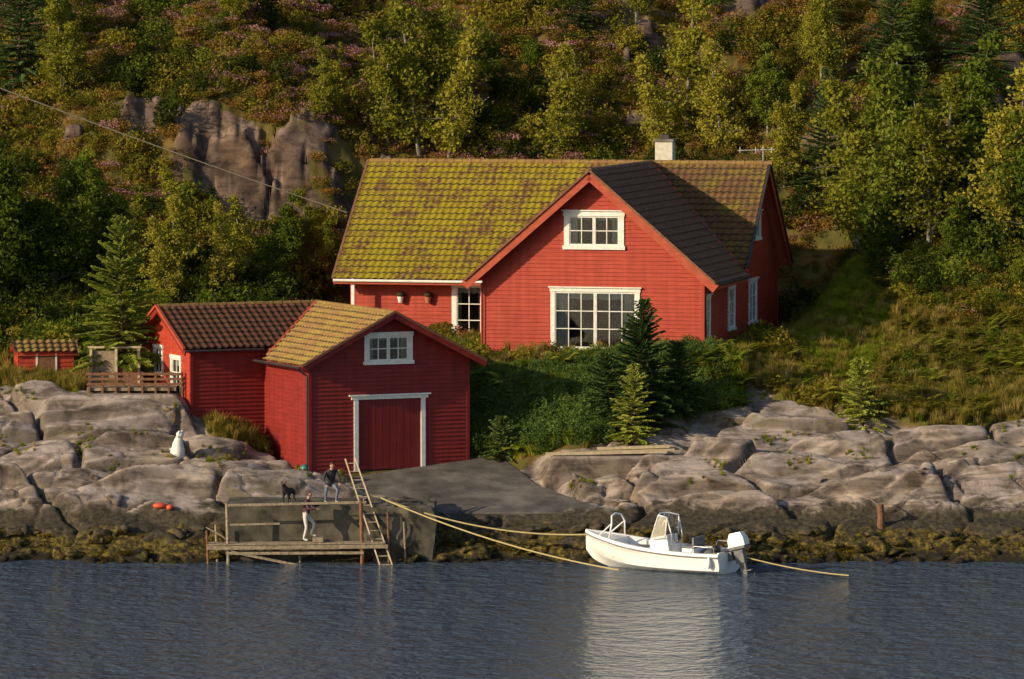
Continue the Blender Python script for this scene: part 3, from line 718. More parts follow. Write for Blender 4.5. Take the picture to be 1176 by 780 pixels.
obox(-.58,.05,-.2,.2,.12,.40,'gel',.97);obox(-.55,.02,-.19,.19,.40,.58,'gel',.72);obox(-.55,.03,-.205,.205,.03,.12,'boatgrey')
obox(-.40,-.08,-.12,.12,-.45,.03,'boatgrey',1.1);obox(-.36,-.16,-.05,.05,-.95,-.45,'boatgrey',1.2);obox(-.55,-.1,-.07,.07,-.75,-.71,'boatgrey');
b.ell(op_(-.3,0,-.98),(.26,.07,.07),'boatgrey',rot=R)
for i in range(3):
    t=i*2.094;b.beam(op_(-.58,0,-.98),op_(-.6,.15*math.cos(t),-.98+.15*math.sin(t)),.02,.09,'boatgrey')
obox(.0,.22,-.16,.16,-.3,.0,'boatgrey')
b.build('outboard_motor',boat,bevel=.03)
b=MB()
b.ell((.3,1.05,.35),(.09,.09,.2),'gel');b.tube([(.3,1.05,.5),(.3,.95,.66)],.01,'rope',5)
b.ell((.7,-1.12,.3),(.1,.1,.24),'boatgrey')
b.ell((.9,-.2,.5),(.25,.3,.2),'boatgrey');b.ell((.35,.35,.75),(.16,.2,.13),'black')
b.build('fenders_and_bags',boat,smooth=True)
boat.location=(7.95,-3.7,0.08);boat.rotation_euler=(math.radians(-1),0,math.radians(180-28));boat.scale=(1.07,1.07,1.1)

def sag(p0,p1,s,n=24):
    p0=Vector(p0);p1=Vector(p1);out=[]
    for i in range(n+1):
        t=i/n;p=p0.lerp(p1,t);p.z-=s*4*t*(1-t);out.append(p)
    return out
def curve(name,paths,r,mat):
    c=bpy.data.curves.new(name,'CURVE');c.dimensions='3D';c.bevel_depth=r;c.bevel_resolution=2
    for pts in paths:
        s=c.splines.new('POLY');s.points.add(len(pts)-1)
        for i,p in enumerate(pts):s.points[i].co=(p[0],p[1],p[2],1)
    c.materials.append(M[mat]);o=bpy.data.objects.new(name,c);scene.collection.objects.link(o);return o
curve('mooring_rope',[sag((-4.9,.4,2.35),(3.15,-1.1,1.15),.45),sag((-4.9,.4,2.35),(3.9,-3.2,.05),.30)],.03,'rope')
curve('mooring_rope',[sag((8.3,-3.8,.65),(12.2,-4.9,.04),.10)],.026,'rope')
curve('power_line',[sag((-48,12,29.0),(-7.1,28.5,11.9),.6,40)],.025,'lightwood')

b=MB()
b.tube([(0,0,-.2),(0,0,.25),(0,0,.5),(.03,-.02,.68),(.05,-.03,.80)],[.27,.26,.21,.15,.11],'stone_white',12);b.ell((.08,-.05,.86),(.15,.13,.13),'stone_white')
b.tube([(.02,-.12,.75),(.05,-.15,.95),(.06,-.15,1.02)],[.05,.05,.02],'stone_white',8);b.tube([(.12,.05,.75),(.15,.05,.95),(.15,.05,1.02)],[.05,.05,.02],'stone_white',8);b.ell((-.2,.05,.15),(.20,.22,.2),'stone_white')
b.build('white_garden_statue',mw=Matrix.Translation((-12.9,7.0,H1(-12.9,7.0))),smooth=True)
b=MB()
for i,(x0,y0,x1,y1,z,k) in enumerate(((1.3,7.3,6.0,7.5,3.38,'lightwood'),(2.9,7.55,6.3,7.75,3.42,'lightwood'),(3.6,7.8,6.5,7.95,3.46,'wood'),(3.3,7.6,6.1,7.7,3.56,'lightwood'))):
    b.beam((x0,y0,z),(x1,y1,z+.08),.15,.11,k)
b.build('timber_planks')
b=MB()
px,py=13.9,2.4;pz=H1(px,py)
b.tube([(px,py,pz-.3),(px+.02,py,pz+.4),(px-.03,py,pz+.8)],[.16,.13,.14],'rustwood',10);b.tube([(px,py,pz+.7),(px-.5,py,pz+1.1),(px-1.4,py+.1,pz+1.5)],[.05,.03,.015],'wood',6)
b.build('rusty_mooring_post')
b=MB()
b.tube([(-8.0,6.6,H1(-8,6.6)),(-8.0,6.6,H1(-8,6.6)+.35),(-8,6.6,H1(-8,6.6)+.45)],[.16,.16,.07],'teal',12);b.build('gas_bottle',smooth=True)
b=MB();b.ell((-13.3,2.6,H1(-13.3,2.6)+.12),(.26,.16,.12),'orange');b.ell((-12.9,2.5,H1(-12.9,2.5)+.10),(.15,.16,.11),'orange');b.build('orange_buoys',smooth=True)
b=MB();b.tube([(0,0,0),(0,0,.22)],[.13,.17],'terracotta',10);b.tube([(.5,.2,0),(.5,.2,.3)],[.14,.16],'terracotta',10)
b.build('plant_pots',mw=Matrix.Translation((-6.9,7.0,2.30)))
b=MB();dz=5.85
for i in range(8):
    x=-16.6+i*.52;b.box(x-.04,x+.04,10.2,10.3,dz-.9,dz+.5,'rustwood')
for k in range(3):b.beam((-16.7,10.18,dz+.02+k*.2),(-12.95,10.18,dz+.02+k*.2),.03,.10,'rustwood')
b.box(-16.7,-13.2,10.3,13.0,dz-.25,dz-.12,'wood')
b.build('deck_fence')
b=MB()
for x in(-16.7,-15.7,-14.8):b.box(x-.05,x+.05,12.2,12.3,dz-.3,dz+1.35,'lightwood')
b.box(-16.8,-14.7,12.15,12.35,dz+1.3,dz+1.38,'lightwood');b.box(-16.65,-15.75,12.33,12.36,dz-.2,dz+1.2,'wood');b.box(-15.65,-14.85,12.33,12.36,dz-.2,dz+.6,'rustwood')
b.build('garden_windbreak')

# ================================================================ LEAVES / TREES
def leafmat(name,stops,trans=.35,scale=3.0,rscale=.6):
    m,nt,N,L,B=newmat(name);N.remove(B)
    n=noise_node(nt,scale,3,.6);oi=N.new('ShaderNodeObjectInfo')
    f=mathn(nt,'ADD',mathn(nt,'MULTIPLY',n.outputs[0],1-rscale*.5),mathn(nt,'MULTIPLY',oi.outputs['Random'],rscale*.5))
    r=ramp(nt,f,stops)
    d=N.new('ShaderNodeBsdfDiffuse');t=N.new('ShaderNodeBsdfTranslucent');mx=N.new('ShaderNodeMixShader');mx.inputs[0].default_value=trans
    L.new(r.outputs[0],d.inputs[0]);L.new(r.outputs[0],t.inputs[0]);L.new(d.outputs[0],mx.inputs[1]);L.new(t.outputs[0],mx.inputs[2]);L.new(mx.outputs[0],N['Material Output'].inputs[0])
    return m
ML={}
ML['birch']=leafmat('birch_leaves',[(.25,(.13,.145,.018)),(.5,(.27,.26,.032)),(.7,(.40,.35,.055))])
ML['green']=leafmat('green_leaves',[(.25,(.06,.095,.014)),(.5,(.13,.17,.022)),(.7,(.22,.25,.035))])
ML['dgreen']=leafmat('dark_green_leaves',[(.25,(.02,.035,.008)),(.5,(.045,.065,.012)),(.7,(.08,.10,.018))])
ML['weed']=leafmat('seaweed_fronds',[(.25,(.025,.020,.005)),(.5,(.075,.058,.010)),(.7,(.19,.14,.022))],.1)
ML['spruce']=leafmat('spruce_needles',[(.25,(.035,.07,.024)),(.5,(.075,.125,.038)),(.7,(.14,.19,.05))],.15)
ML['pale']=leafmat('young_spruce_needles',[(.25,(.17,.21,.03)),(.5,(.30,.34,.055)),(.7,(.40,.42,.085))],.25)
ML['juniper']=leafmat('juniper_leaves',[(.25,(.05,.09,.025)),(.5,(.095,.155,.038)),(.7,(.16,.22,.055))],.25)
ML['heath']=leafmat('heather_leaves',[(.2,(.045,.05,.010)),(.34,(.12,.11,.016)),(.44,(.24,.14,.028)),(.52,(.30,.16,.04)),(.60,(.20,.16,.03)),(.74,(.16,.14,.025))],.25,.5,.7)
ML['olive']=leafmat('olive_scrub',[(.25,(.07,.08,.012)),(.45,(.17,.16,.020)),(.68,(.32,.26,.035))],.3,.7,.7)
ML['grass']=leafmat('grass_blades',[(.25,(.14,.13,.02)),(.5,(.28,.22,.045)),(.7,(.42,.31,.10))],.35,.8,.9)
ML['ggrass']=leafmat('green_grass_blades',[(.25,(.12,.18,.015)),(.5,(.25,.30,.025)),(.7,(.38,.38,.045))],.35,.8,.9)
ML['pink']=leafmat('heather_flowers',[(.25,(.22,.10,.11)),(.5,(.38,.18,.19)),(.7,(.48,.26,.27))],.25,2,.8)
M['bark']=simple('birch_bark',(.08,.07,.055),(.30,.27,.22),7,.85,.3)
M['sbark']=simple('spruce_bark',(.05,.035,.025),(.10,.07,.05),9,.9,.3)
def leafquads(C,size,asp=.6,rng=RNG):
    n=len(C);a=rng.normal(size=(n,3));a[:,2]*=.7;a/=np.linalg.norm(a,axis=1)[:,None]
    b=rng.normal(size=(n,3));b-=a*(a*b).sum(1)[:,None];b/=np.linalg.norm(b,axis=1)[:,None]
    s=(size*rng.uniform(.6,1.3,n))[:,None]
    a=a*s;b=b*s*asp
    V=np.stack([C-a,C+b,C+a,C-b],1).reshape(-1,3)
    F=np.arange(4*n).reshape(-1,4);return V,F
def tube_np(pts,rads,n=6):
    b=MB();b.tube(pts,list(rads),'bark',n,cap=False);return np.array([tuple(v) for v in b.v]),np.array(b.f)
def combine(parts,mats,name):
    Vs=[];Fs=[];Ms=[];o=0
    for V,F,mi in parts:
        Vs.append(V);Fs.append(F+o);o+=len(V);Ms.append(np.full(len(F),mi))
    return npmesh(name,np.concatenate(Vs),np.concatenate(Fs),mats,np.concatenate(Ms))
def deciduous(name,h,seed,spread,mat,nl=26,leaf=.085,dens=1.0):
    rng=np.random.default_rng(seed);parts=[];stems=rng.integers(1,4)
    C=[]
    for s in range(stems):
        lean=rng.uniform(-.12,.12,2)*h*(1 if stems==1 else 1.6)
        hh=h*(1 if s==0 else rng.uniform(.6,.9))
        P=[np.array([lean[0]*t**1.3+.03*h*math.sin(3*t+seed),lean[1]*t**1.3+.02*h*math.cos(4*t),hh*t]) for t in np.linspace(0,1,8)]
        V,F=tube_np([tuple(p) for p in P],np.linspace(.013*h,.003*h,8));parts.append((V,F,0))
        for k in range(nl):
            t=rng.uniform(.14,1.0);t=min(t,.99);i=min(int(t*7),6);base=P[i]+(P[i+1]-P[i])*(t*7-i)
            az=rng.uniform(0,2*math.pi);ln=spread*h*(.35+.65*math.sin(math.pi*min(1,(t+.12))**.9))*rng.uniform(.4,1.15)*(1.05-.45*t)
            el=rng.uniform(.35,1.0)
            d=np.array([math.cos(az)*math.cos(el),math.sin(az)*math.cos(el),math.sin(el)])
            pts=[base];
            for q in range(1,5):
                dd=d+np.array([0,0,-.12*q])+rng.normal(size=3)*.12;pts.append(pts[-1]+dd*ln/4)
            V,F=tube_np([tuple(p) for p in pts],np.linspace(.006*h*(1.1-t),.0012*h,5),4);parts.append((V,F,0))
            for q in range(1,5):
                for c in range(int(3*dens)+1):
                    cc=pts[q]+rng.normal(size=3)*ln*.16
                    m=int(rng.uniform(7,20)*dens);C.append(cc+rng.normal(size=(m,3))*np.array([1,1,.7])*.03*h*rng.uniform(.5,1.1))
    C=np.concatenate(C);V,F=leafquads(C,leaf,rng=rng);parts.append((V,F,1))
    return combine(parts,[M['bark'],ML[mat]],name)
def spruce(name,h,seed,mat,width=.33,step=.24,den=1.0,nw=1.0):
    rng=np.random.default_rng(seed);parts=[]
    P=[(0.02*h*math.sin(t*4+seed),0,h*t) for t in np.linspace(0,1,8)]
    V,F=tube_np(P,np.linspace(.017*h,.003*h,8));parts.append((V,F,0))
    Q=[];z=.06*h
    while z<h*.99:
        t=z/h;L0=width*h*(1-t)**.85+.06;n=int(rng.integers(5,9))
        a0=rng.uniform(0,6.28)
        for i in range(n):
            az=a0+6.283*i/n+rng.uniform(-.25,.25);ln=L0*rng.uniform(.5,1.2);rise=.15+.5*t+rng.uniform(-.15,.15)
            m=max(3,int(ln/.10*den));sp=np.linspace(.12,1,m)
            dirh=np.array([math.cos(az),math.sin(az),0]);side=np.array([-math.sin(az),math.cos(az),0])
            pts=np.array([0.02*h*math.sin(t*4+seed),0,z])+dirh*(sp*ln)[:,None]+np.array([0,0,1])*((rise*sp-.45*sp*sp*(1-t)+.10*sp**3)*ln)[:,None]
            V,F=tube_np([tuple(pts[0]-dirh*.12*ln),tuple(pts[m//2]),tuple(pts[-1])],[.008*h*(1-t)+.004,.006,.003],4);parts.append((V,F,0))
            for j in range(m):
                sl=(.10+.42*ln*(1-sp[j]*.75))*rng.uniform(.6,1.1)*.62
                for sgn in(-1,1,0):
                    dd=(dirh*(.75 if sgn else 1)+side*sgn*.8+np.array([0,0,rng.uniform(-.35,.15)]));dd/=np.linalg.norm(dd)
                    l=sl if sgn else .16
                    e=pts[j]+dd*l;pn=np.cross(dd,np.array([rng.normal()*.5,rng.normal()*.5,1]));pn/=np.linalg.norm(pn)
                    w=(.030+.016*rng.random())*nw;mid=(pts[j]+e)/2
                    Q+= [pts[j],mid+pn*w,e,mid-pn*w]
                    v2=np.cross(dd,pn)
                    Q+= [pts[j],mid+v2*w*.9,e,mid-v2*w*.9]
        z+=step*rng.uniform(.75,1.2)*(.6+.4*(1-t))
    V=np.array(Q);parts.append((V,np.arange(len(V)).reshape(-1,4),1))
    return combine(parts,[M['sbark'],ML[mat]],name)
TV={}
TV['b']=[deciduous('birch_tree',6,s,.27,'birch',nl=23,leaf=.075,dens=.95) for s in(1,2,3,9)]
TV['g']=[deciduous('rowan_tree',6,s,.34,'green',nl=26,leaf=.085,dens=1.1) for s in(4,5,6)]
TV['s']=[spruce('spruce_tree',6,s,'spruce') for s in(1,2)]
NM={'b':'birch_tree','g':'rowan_tree','s':'spruce_tree'}
def tree(k,x,y,h,i=None,rz=None):
    me=TV[k][(random.randrange(len(TV[k])) if i is None else i)]
    o=link(NM[k],me,loc=(x,y,H1(x,y)-.1));s=h/6;o.scale=(s*random.uniform(.9,1.15),s*random.uniform(.9,1.15),s);o.rotation_euler=(0,0,random.uniform(0,6.28) if rz is None else rz);return o
for k,x,y,h in [('b',-5.6,42,5.8),('b',-4.0,42,7.8),('b',-2.8,41.5,6.8),('b',-3.4,43.5,7.2),('b',1.7,42,5.6),('b',2.8,43,4.6),('b',6.8,42,4.6),('b',8.3,43,7.4),('b',9.8,41.5,5.4),('g',11.6,42,4.2),('b',-8.4,41,4.2),
   ('g',-21.6,26,6.8),('g',-19.4,27,6.0),('g',-17.5,29,5.5),('b',-14.2,28,5.2),('b',-14.8,26,4.8),('b',-12.4,27,4.4),('b',-11.2,29,4.0),('g',-9.8,30,3.8),('b',-8.6,31,4.2),('g',-7.6,33,3.2),('g',-22.5,20,4.5),('b',-16.5,27,5),
   ('b',-20.5,43,5.0),('s',-22.8,45,6.5),('b',-13,47,4.0),
   ('b',15.2,32,7.8),('g',16.6,31,8.4),('b',18.0,30,7.5),('g',19.6,31,7.0),('b',21.2,29,8.5),('g',22.9,28,9.0),('g',17.6,33,8),('g',20.4,34,8),('s',14.0,37,6),('s',21.5,43,6.5),('s',17.5,45,5.5),('b',14.2,45,6),('b',12.2,38,4.5),('g',24.6,22,5),('g',15.8,29.5,3.2),('g',18.9,28,3.2),('g',21.8,25,3)]:
    tree(k,x,y,h)
for i in range(20):
    x=random.uniform(-28,28);y=random.uniform(45,60)
    tree(random.choice('bbbgs'),x,y,random.uniform(2.0,4.6)*(.7 if x<-5 else 1))
for i in range(3):  # unseen trees left of the frame, added to shade the left hillside
    tree('g',random.uniform(-34,-26),random.uniform(18,30),random.uniform(5,7))
def one(name,h,seed,mat,x,y,width=.33,den=1.0,step=.2,nw=1.0):
    me=spruce(name,h,seed,mat,width,step,den,nw);o=link(name,me,loc=(x,y,H1(x,y)-.1));return o
one('pale_spruce_tree',6.5,21,'pale',-15.5,13.2,.35,1.6,.32,1.6)
one('spruce_tree',5.4,22,'spruce',5.1,10.3,.36,1.5,.19,1.3)
one('pale_spruce_tree',3.3,23,'pale',4.7,8.9,.36,1.5,.19,1.0)
one('spruce_tree',3.1,24,'spruce',6.5,11.3,.46,1.5,.17,1.3)
one('spruce_tree',3.0,25,'spruce',3.7,11.0,.48,1.5,.17,1.3)
one('pale_spruce_tree',2.9,26,'pale',13.7,10.6,.40,1.4,.19,1.1)
one('spruce_tree',1.8,27,'spruce',-.4,9.9,.5,1.5,.17,1.2)

# ---------------------------------------------------------------- scatter
def clump(name,mat,n,r,hh,leaf,seed,mat2=None,frac=.0):
    rng=np.random.default_rng(seed);C=[]
    nb=9
    for i in range(nb):
        a=rng.uniform(0,6.28);q=rng.uniform(0,1)**.6*r*.75;c=np.array([math.cos(a)*q,math.sin(a)*q,hh*rng.uniform(.2,.75)*(1-.4*q/r)])
        d=rng.normal(size=(n//nb,3));d/=np.linalg.norm(d,axis=1)[:,None];d*=rng.uniform(.6,1,(n//nb,1))**.5
        C.append(c+d*np.array([r*.42,r*.42,hh*.32]))
    C=np.concatenate(C);C[:,2]=np.abs(C[:,2]);V,F=leafquads(C,leaf,.5,rng)
    mats=[ML[mat]];mi=np.zeros(len(F))
    if mat2:
        mats.append(ML[mat2]);mi=(C[:,2]>hh*(1-frac)).astype(int)
    return npmesh(name,V,F,mats,mi)
def tuft(name,mat,n,r,hh,w,seed):
    rng=np.random.default_rng(seed);V=[]
    for i in range(n):
        a=rng.uniform(0,6.28);q=rng.uniform(0,r*.35);p=np.array([math.cos(a)*q,math.sin(a)*q,0]);az=rng.uniform(0,6.28);o=np.array([math.cos(az),math.sin(az),0])
        l=hh*rng.uniform(.5,1);ln=rng.uniform(.1,.7)*r;sd=np.array([-o[1],o[0],0])*w
        m=p+o*ln*.35+np.array([0,0,l*.6]);e=p+o*ln+np.array([0,0,l])
        V+=[p-sd,p+sd,m+sd*.8,m-sd*.8, m-sd*.8,m+sd*.8,e+sd*.15,e-sd*.15]
    V=np.array(V);return npmesh(name,V,np.arange(len(V)).reshape(-1,4),[ML[mat]])
def fern(name,mat,seed):
    rng=np.random.default_rng(seed);V=[]
    for i in range(9):
        az=6.283*i/9+rng.uniform(-.3,.3);o=np.array([math.cos(az),math.sin(az),0]);sd=np.array([-o[1],o[0],0]);l=rng.uniform(.5,.8)
        for j in range(12):
            t=j/12;p=o*l*t*.8+np.array([0,0,l*(1.1*t-.7*t*t)])
            for s in(-1,1):
                e=p+sd*s*.2*(1-t)+o*.05;V+=[p-o*.025,p+o*.025,e+o*.015,e-o*.015]
    V=np.array(V);return npmesh(name,V,np.arange(len(V)).reshape(-1,4),[ML[mat]])
def scatter(name,P,scl,meshes,tilt=.15):
    n=len(P);me=bpy.data.meshes.new(name);me.vertices.add(n);me.vertices.foreach_set('co',np.asarray(P,np.float32).ravel())
    rot=np.stack([RNG.normal(0,tilt,n),RNG.normal(0,tilt,n),RNG.uniform(0,6.283,n)],1).astype(np.float32)
    a=me.attributes.new('rot','FLOAT_VECTOR','POINT');a.data.foreach_set('vector',rot.ravel())
    S=np.stack([scl*RNG.uniform(.8,1.25,n),scl*RNG.uniform(.8,1.25,n),scl*RNG.uniform(.7,1.3,n)],1).astype(np.float32)
    a=me.attributes.new('scl','FLOAT_VECTOR','POINT');a.data.foreach_set('vector',S.ravel())
    a=me.attributes.new('pid','INT','POINT');a.data.foreach_set('value',RNG.integers(0,len(meshes),n).astype(np.int32))
    col=bpy.data.collections.new(name+'_kinds')
    for m_ in meshes:
        o=bpy.data.objects.new(m_.name,m_);col.objects.link(o)
    ob=link(name,me)
    ng=bpy.data.node_groups.new(name+'_scatter','GeometryNodeTree')
    ng.interface.new_socket('Geometry',in_out='INPUT',socket_type='NodeSocketGeometry');ng.interface.new_socket('Geometry',in_out='OUTPUT',socket_type='NodeSocketGeometry')
    N=ng.nodes;L=ng.links;gi=N.new('NodeGroupInput');go=N.new('NodeGroupOutput')
    m2p=N.new('GeometryNodeMeshToPoints');iop=N.new('GeometryNodeInstanceOnPoints');ci=N.new('GeometryNodeCollectionInfo')
    ci.inputs['Collection'].default_value=col;ci.inputs['Separate Children'].default_value=True;ci.inputs['Reset Children'].default_value=True
    def na(nm,t):
        q=N.new('GeometryNodeInputNamedAttribute');q.data_type=t;q.inputs['Name'].default_value=nm;return q.outputs['Attribute']
    e2r=N.new('FunctionNodeEulerToRotation');L.new(na('rot','FLOAT_VECTOR'),e2r.inputs[0])
    L.new(gi.outputs[0],m2p.inputs['Mesh']);L.new(m2p.outputs[0],iop.inputs['Points']);L.new(ci.outputs[0],iop.inputs['Instance'])
    iop.inputs['Pick Instance'].default_value=True;L.new(na('pid','INT'),iop.inputs['Instance Index']);L.new(e2r.outputs[0],iop.inputs['Rotation']);L.new(na('scl','FLOAT_VECTOR'),iop.inputs['Scale'])
    L.new(iop.outputs[0],go.inputs[0])
    md=ob.modifiers.new('scatter','NODES');md.node_group=ng;return ob
def blocked(x,y):
    u,v=hloc(x,y);a=((u>-17.3)&(u<.5)&(v>6)&(v<16.2))|((u>-9.6)&(u<.5)&(v>-.35)&(v<8))
    u,v=bloc(x,y);c=((u>-.4)&(u<7.1)&(v>-.6)&(v<10.4))|((u>-3.8)&(u<1)&(v>4.2)&(v<10.4))
    d=poly_sd(x,y,SLIP)>-.2
    e=(x>-17.0)&(x<-12.6)&(y>10.3)&(y<13)
    f=(x>-20)&(x<-17.2)&(y>13.2)&(y<15.8)
    return a|c|d|e|f
def pts(n,x0,x1,y0,y1,cond):
    x=RNG.uniform(x0,x1,n);y=RNG.uniform(y0,y1,n);k=cond(x,y)&~blocked(x,y);x=x[k];y=y[k]
    return np.stack([x,y,height(x,y)-.04],1)
HE=[clump('heather_clump','heath',360,.55,.5,.045,s,'pink' if s==2 else None,.30) for s in(1,2,3)]
PK=[clump('pink_heather_clump','heath',420,.6,.5,.045,s,'pink',.55) for s in(21,22)]
OL=[clump('scrub_clump','olive',420,.6,.75,.055,s) for s in(4,5)]
GB=[clump('green_bush','green',600,.65,1.0,.06,s) for s in(6,7)]
DB=[clump('dark_bush','dgreen',600,.65,1.0,.06,s) for s in(16,17)]
JU=[clump('juniper_bush','juniper',800,.6,1.0,.045,s) for s in(8,9)]
GR=[tuft('grass_tuft','grass',60,.4,.45,.010,s) for s in(1,2)]
GG=[tuft('green_grass_tuft','ggrass',60,.4,.35,.012,s) for s in(3,4)]
FE=[fern('fern','olive',1),fern('fern_green','ggrass',2)]
veg=lambda x,y:(rockmask(x,y)<.4)
veg2=lambda x,y:(rockmask(x,y)<.8)
nz=lambda x,y,s,k=.12:fbm(x*k,y*k,s,3)
right=lambda x,y:(x>9)&(y<33)
P=pts(13500,-34,34,24,58,lambda x,y:veg2(x,y)&(nz(x,y,201,.5)>-.42)&(lawnmask(x,y)<.2)&~(right(x,y)&(nz(x,y,211,.4)<0)));scatter('hillside_heather',P,RNG.uniform(.45,1.25,len(P)),HE)
P=pts(3800,-34,34,34,58,lambda x,y:veg2(x,y)&(nz(x,y,231,.3)>.12-.16*(x<-4)));scatter('pink_heather',P,RNG.uniform(.6,1.25,len(P)),PK)
P=pts(5000,-34,34,16,58,lambda x,y:veg2(x,y)&(nz(x,y,202,.25)>.05)&(lawnmask(x,y)<.2));scatter('hillside_scrub',P,RNG.uniform(.6,1.5,len(P)),OL)
P=pts(2000,-34,34,24,58,lambda x,y:veg(x,y)&(nz(x,y,203,.2)>.22)&(lawnmask(x,y)<.2));scatter('green_bushes',P,RNG.uniform(.6,1.5,len(P)),GB)
P=pts(2600,-34,34,26,58,lambda x,y:veg2(x,y)&(nz(x,y,223,.35)>.20)&(lawnmask(x,y)<.2));scatter('dark_bushes',P,RNG.uniform(.6,1.5,len(P)),DB)
P=np.concatenate([pts(520,-26,-7,16,32,lambda x,y:veg(x,y)&(nz(x,y,213,.3)>-.1)),pts(200,14.8,27,25,35,lambda x,y:veg(x,y)&(lawnmask(x,y)<.2))]);scatter('dense_bushes',P,RNG.uniform(.7,1.5,len(P)),GB+DB[:1])
P=np.concatenate([pts(6000,-30,30,8,26,veg),pts(4000,9,28,10,34,lambda x,y:veg(x,y)&(lawnmask(x,y)<.5)),pts(2500,-24,-8,8.5,13,veg)]);scatter('dry_grass',P,RNG.uniform(.6,1.3,len(P)),GR)
P=np.concatenate([pts(12000,9,19,13,36,lambda x,y:(lawnmask(x,y)>.15)),pts(3000,-26,26,9,26,veg),pts(4500,9,28,12,32,veg)]);scatter('green_grass',P,RNG.uniform(.4,.95,len(P)),GG)
P=pts(3200,8,28,11,30,lambda x,y:veg(x,y)&(lawnmask(x,y)<.4)&(nz(x,y,209,.3)>-.2));scatter('ferns',P,RNG.uniform(.6,1.5,len(P)),FE)
P=pts(500,9.5,28,12,28,lambda x,y:veg(x,y)&(lawnmask(x,y)<.2)&(nz(x,y,219,.4)>.1));scatter('slope_shrubs',P,RNG.uniform(.5,1.1,len(P)),HE+OL+GB[:1])
def crack(x,y):
    return (rockmask(x,y)>.6)&(y>5)&(fbm(x*.9,y*1.2,301,3)>.30)
P=pts(8000,-22,22,5,13,crack);scatter('crevice_grass',P,RNG.uniform(.25,.55,len(P)),GR+GG)
P=pts(1300,-1.8,8.6,9.4,15.7,lambda x,y:(rockmask(x,y)<.75));scatter('juniper_hedge',P,np.where(P[:,1]>13.2,.68,.85)*RNG.uniform(.8,1.25,len(P)),JU)
P=pts(1500,-1.8,9.2,9.4,15.8,lambda x,y:(rockmask(x,y)<.6));scatter('garden_grass',P,RNG.uniform(.9,1.8,len(P)),GG+[FE[1]])
P=pts(350,-13,-1,17,21,lambda x,y:x<20);scatter('garden_shrubs',P,RNG.uniform(.4,.65,len(P)),GB)
def boulder(seed):
    from mathutils import noise
    bm=bmesh.new();bmesh.ops.create_icosphere(bm,subdivisions=3,radius=1)
    for v in bm.verts:
        n_=noise.noise(v.co*1.1+Vector((seed*5,0,0)))*.55+noise.noise(v.co*3+Vector((seed,0,0)))*.15
        v.co=v.co*(1+n_);v.co.z*=.5
    me=bpy.data.meshes.new('boulder');bm.to_mesh(me);bm.free();me.materials.append(M['terrain']);me.polygons.foreach_set('use_smooth',[True]*len(me.polygons))
    a=me.attributes.new('rock','FLOAT','POINT');a.data.foreach_set('value',np.ones(len(me.vertices),np.float32));return me
BD=[boulder(s) for s in(1,2,3)]
P=pts(330,-22,22,-.6,2.0,lambda x,y:~((x>-11)&(x<-3)&(y>.2)));P=np.concatenate([P,pts(25,-18,18,2.6,6,lambda x,y:(rockmask(x,y)>.6)&~((x>-11)&(x<-3)))]);scatter('shore_boulders',P,RNG.uniform(.10,.45,len(P))**1.0,BD,.3)
WD=[clump('seaweed_clump','weed',200,.4,.15,.04,s) for s in(31,32)]
P=pts(900,-22,22,-.5,1.6,lambda x,y:~((x>-11)&(x<-3)&(y>.2))&(fbm(x*.5,y*.8,401,3)>.0));P=P[P[:,2]<.95];scatter('seaweed',P,RNG.uniform(.4,1.0,len(P)),WD)

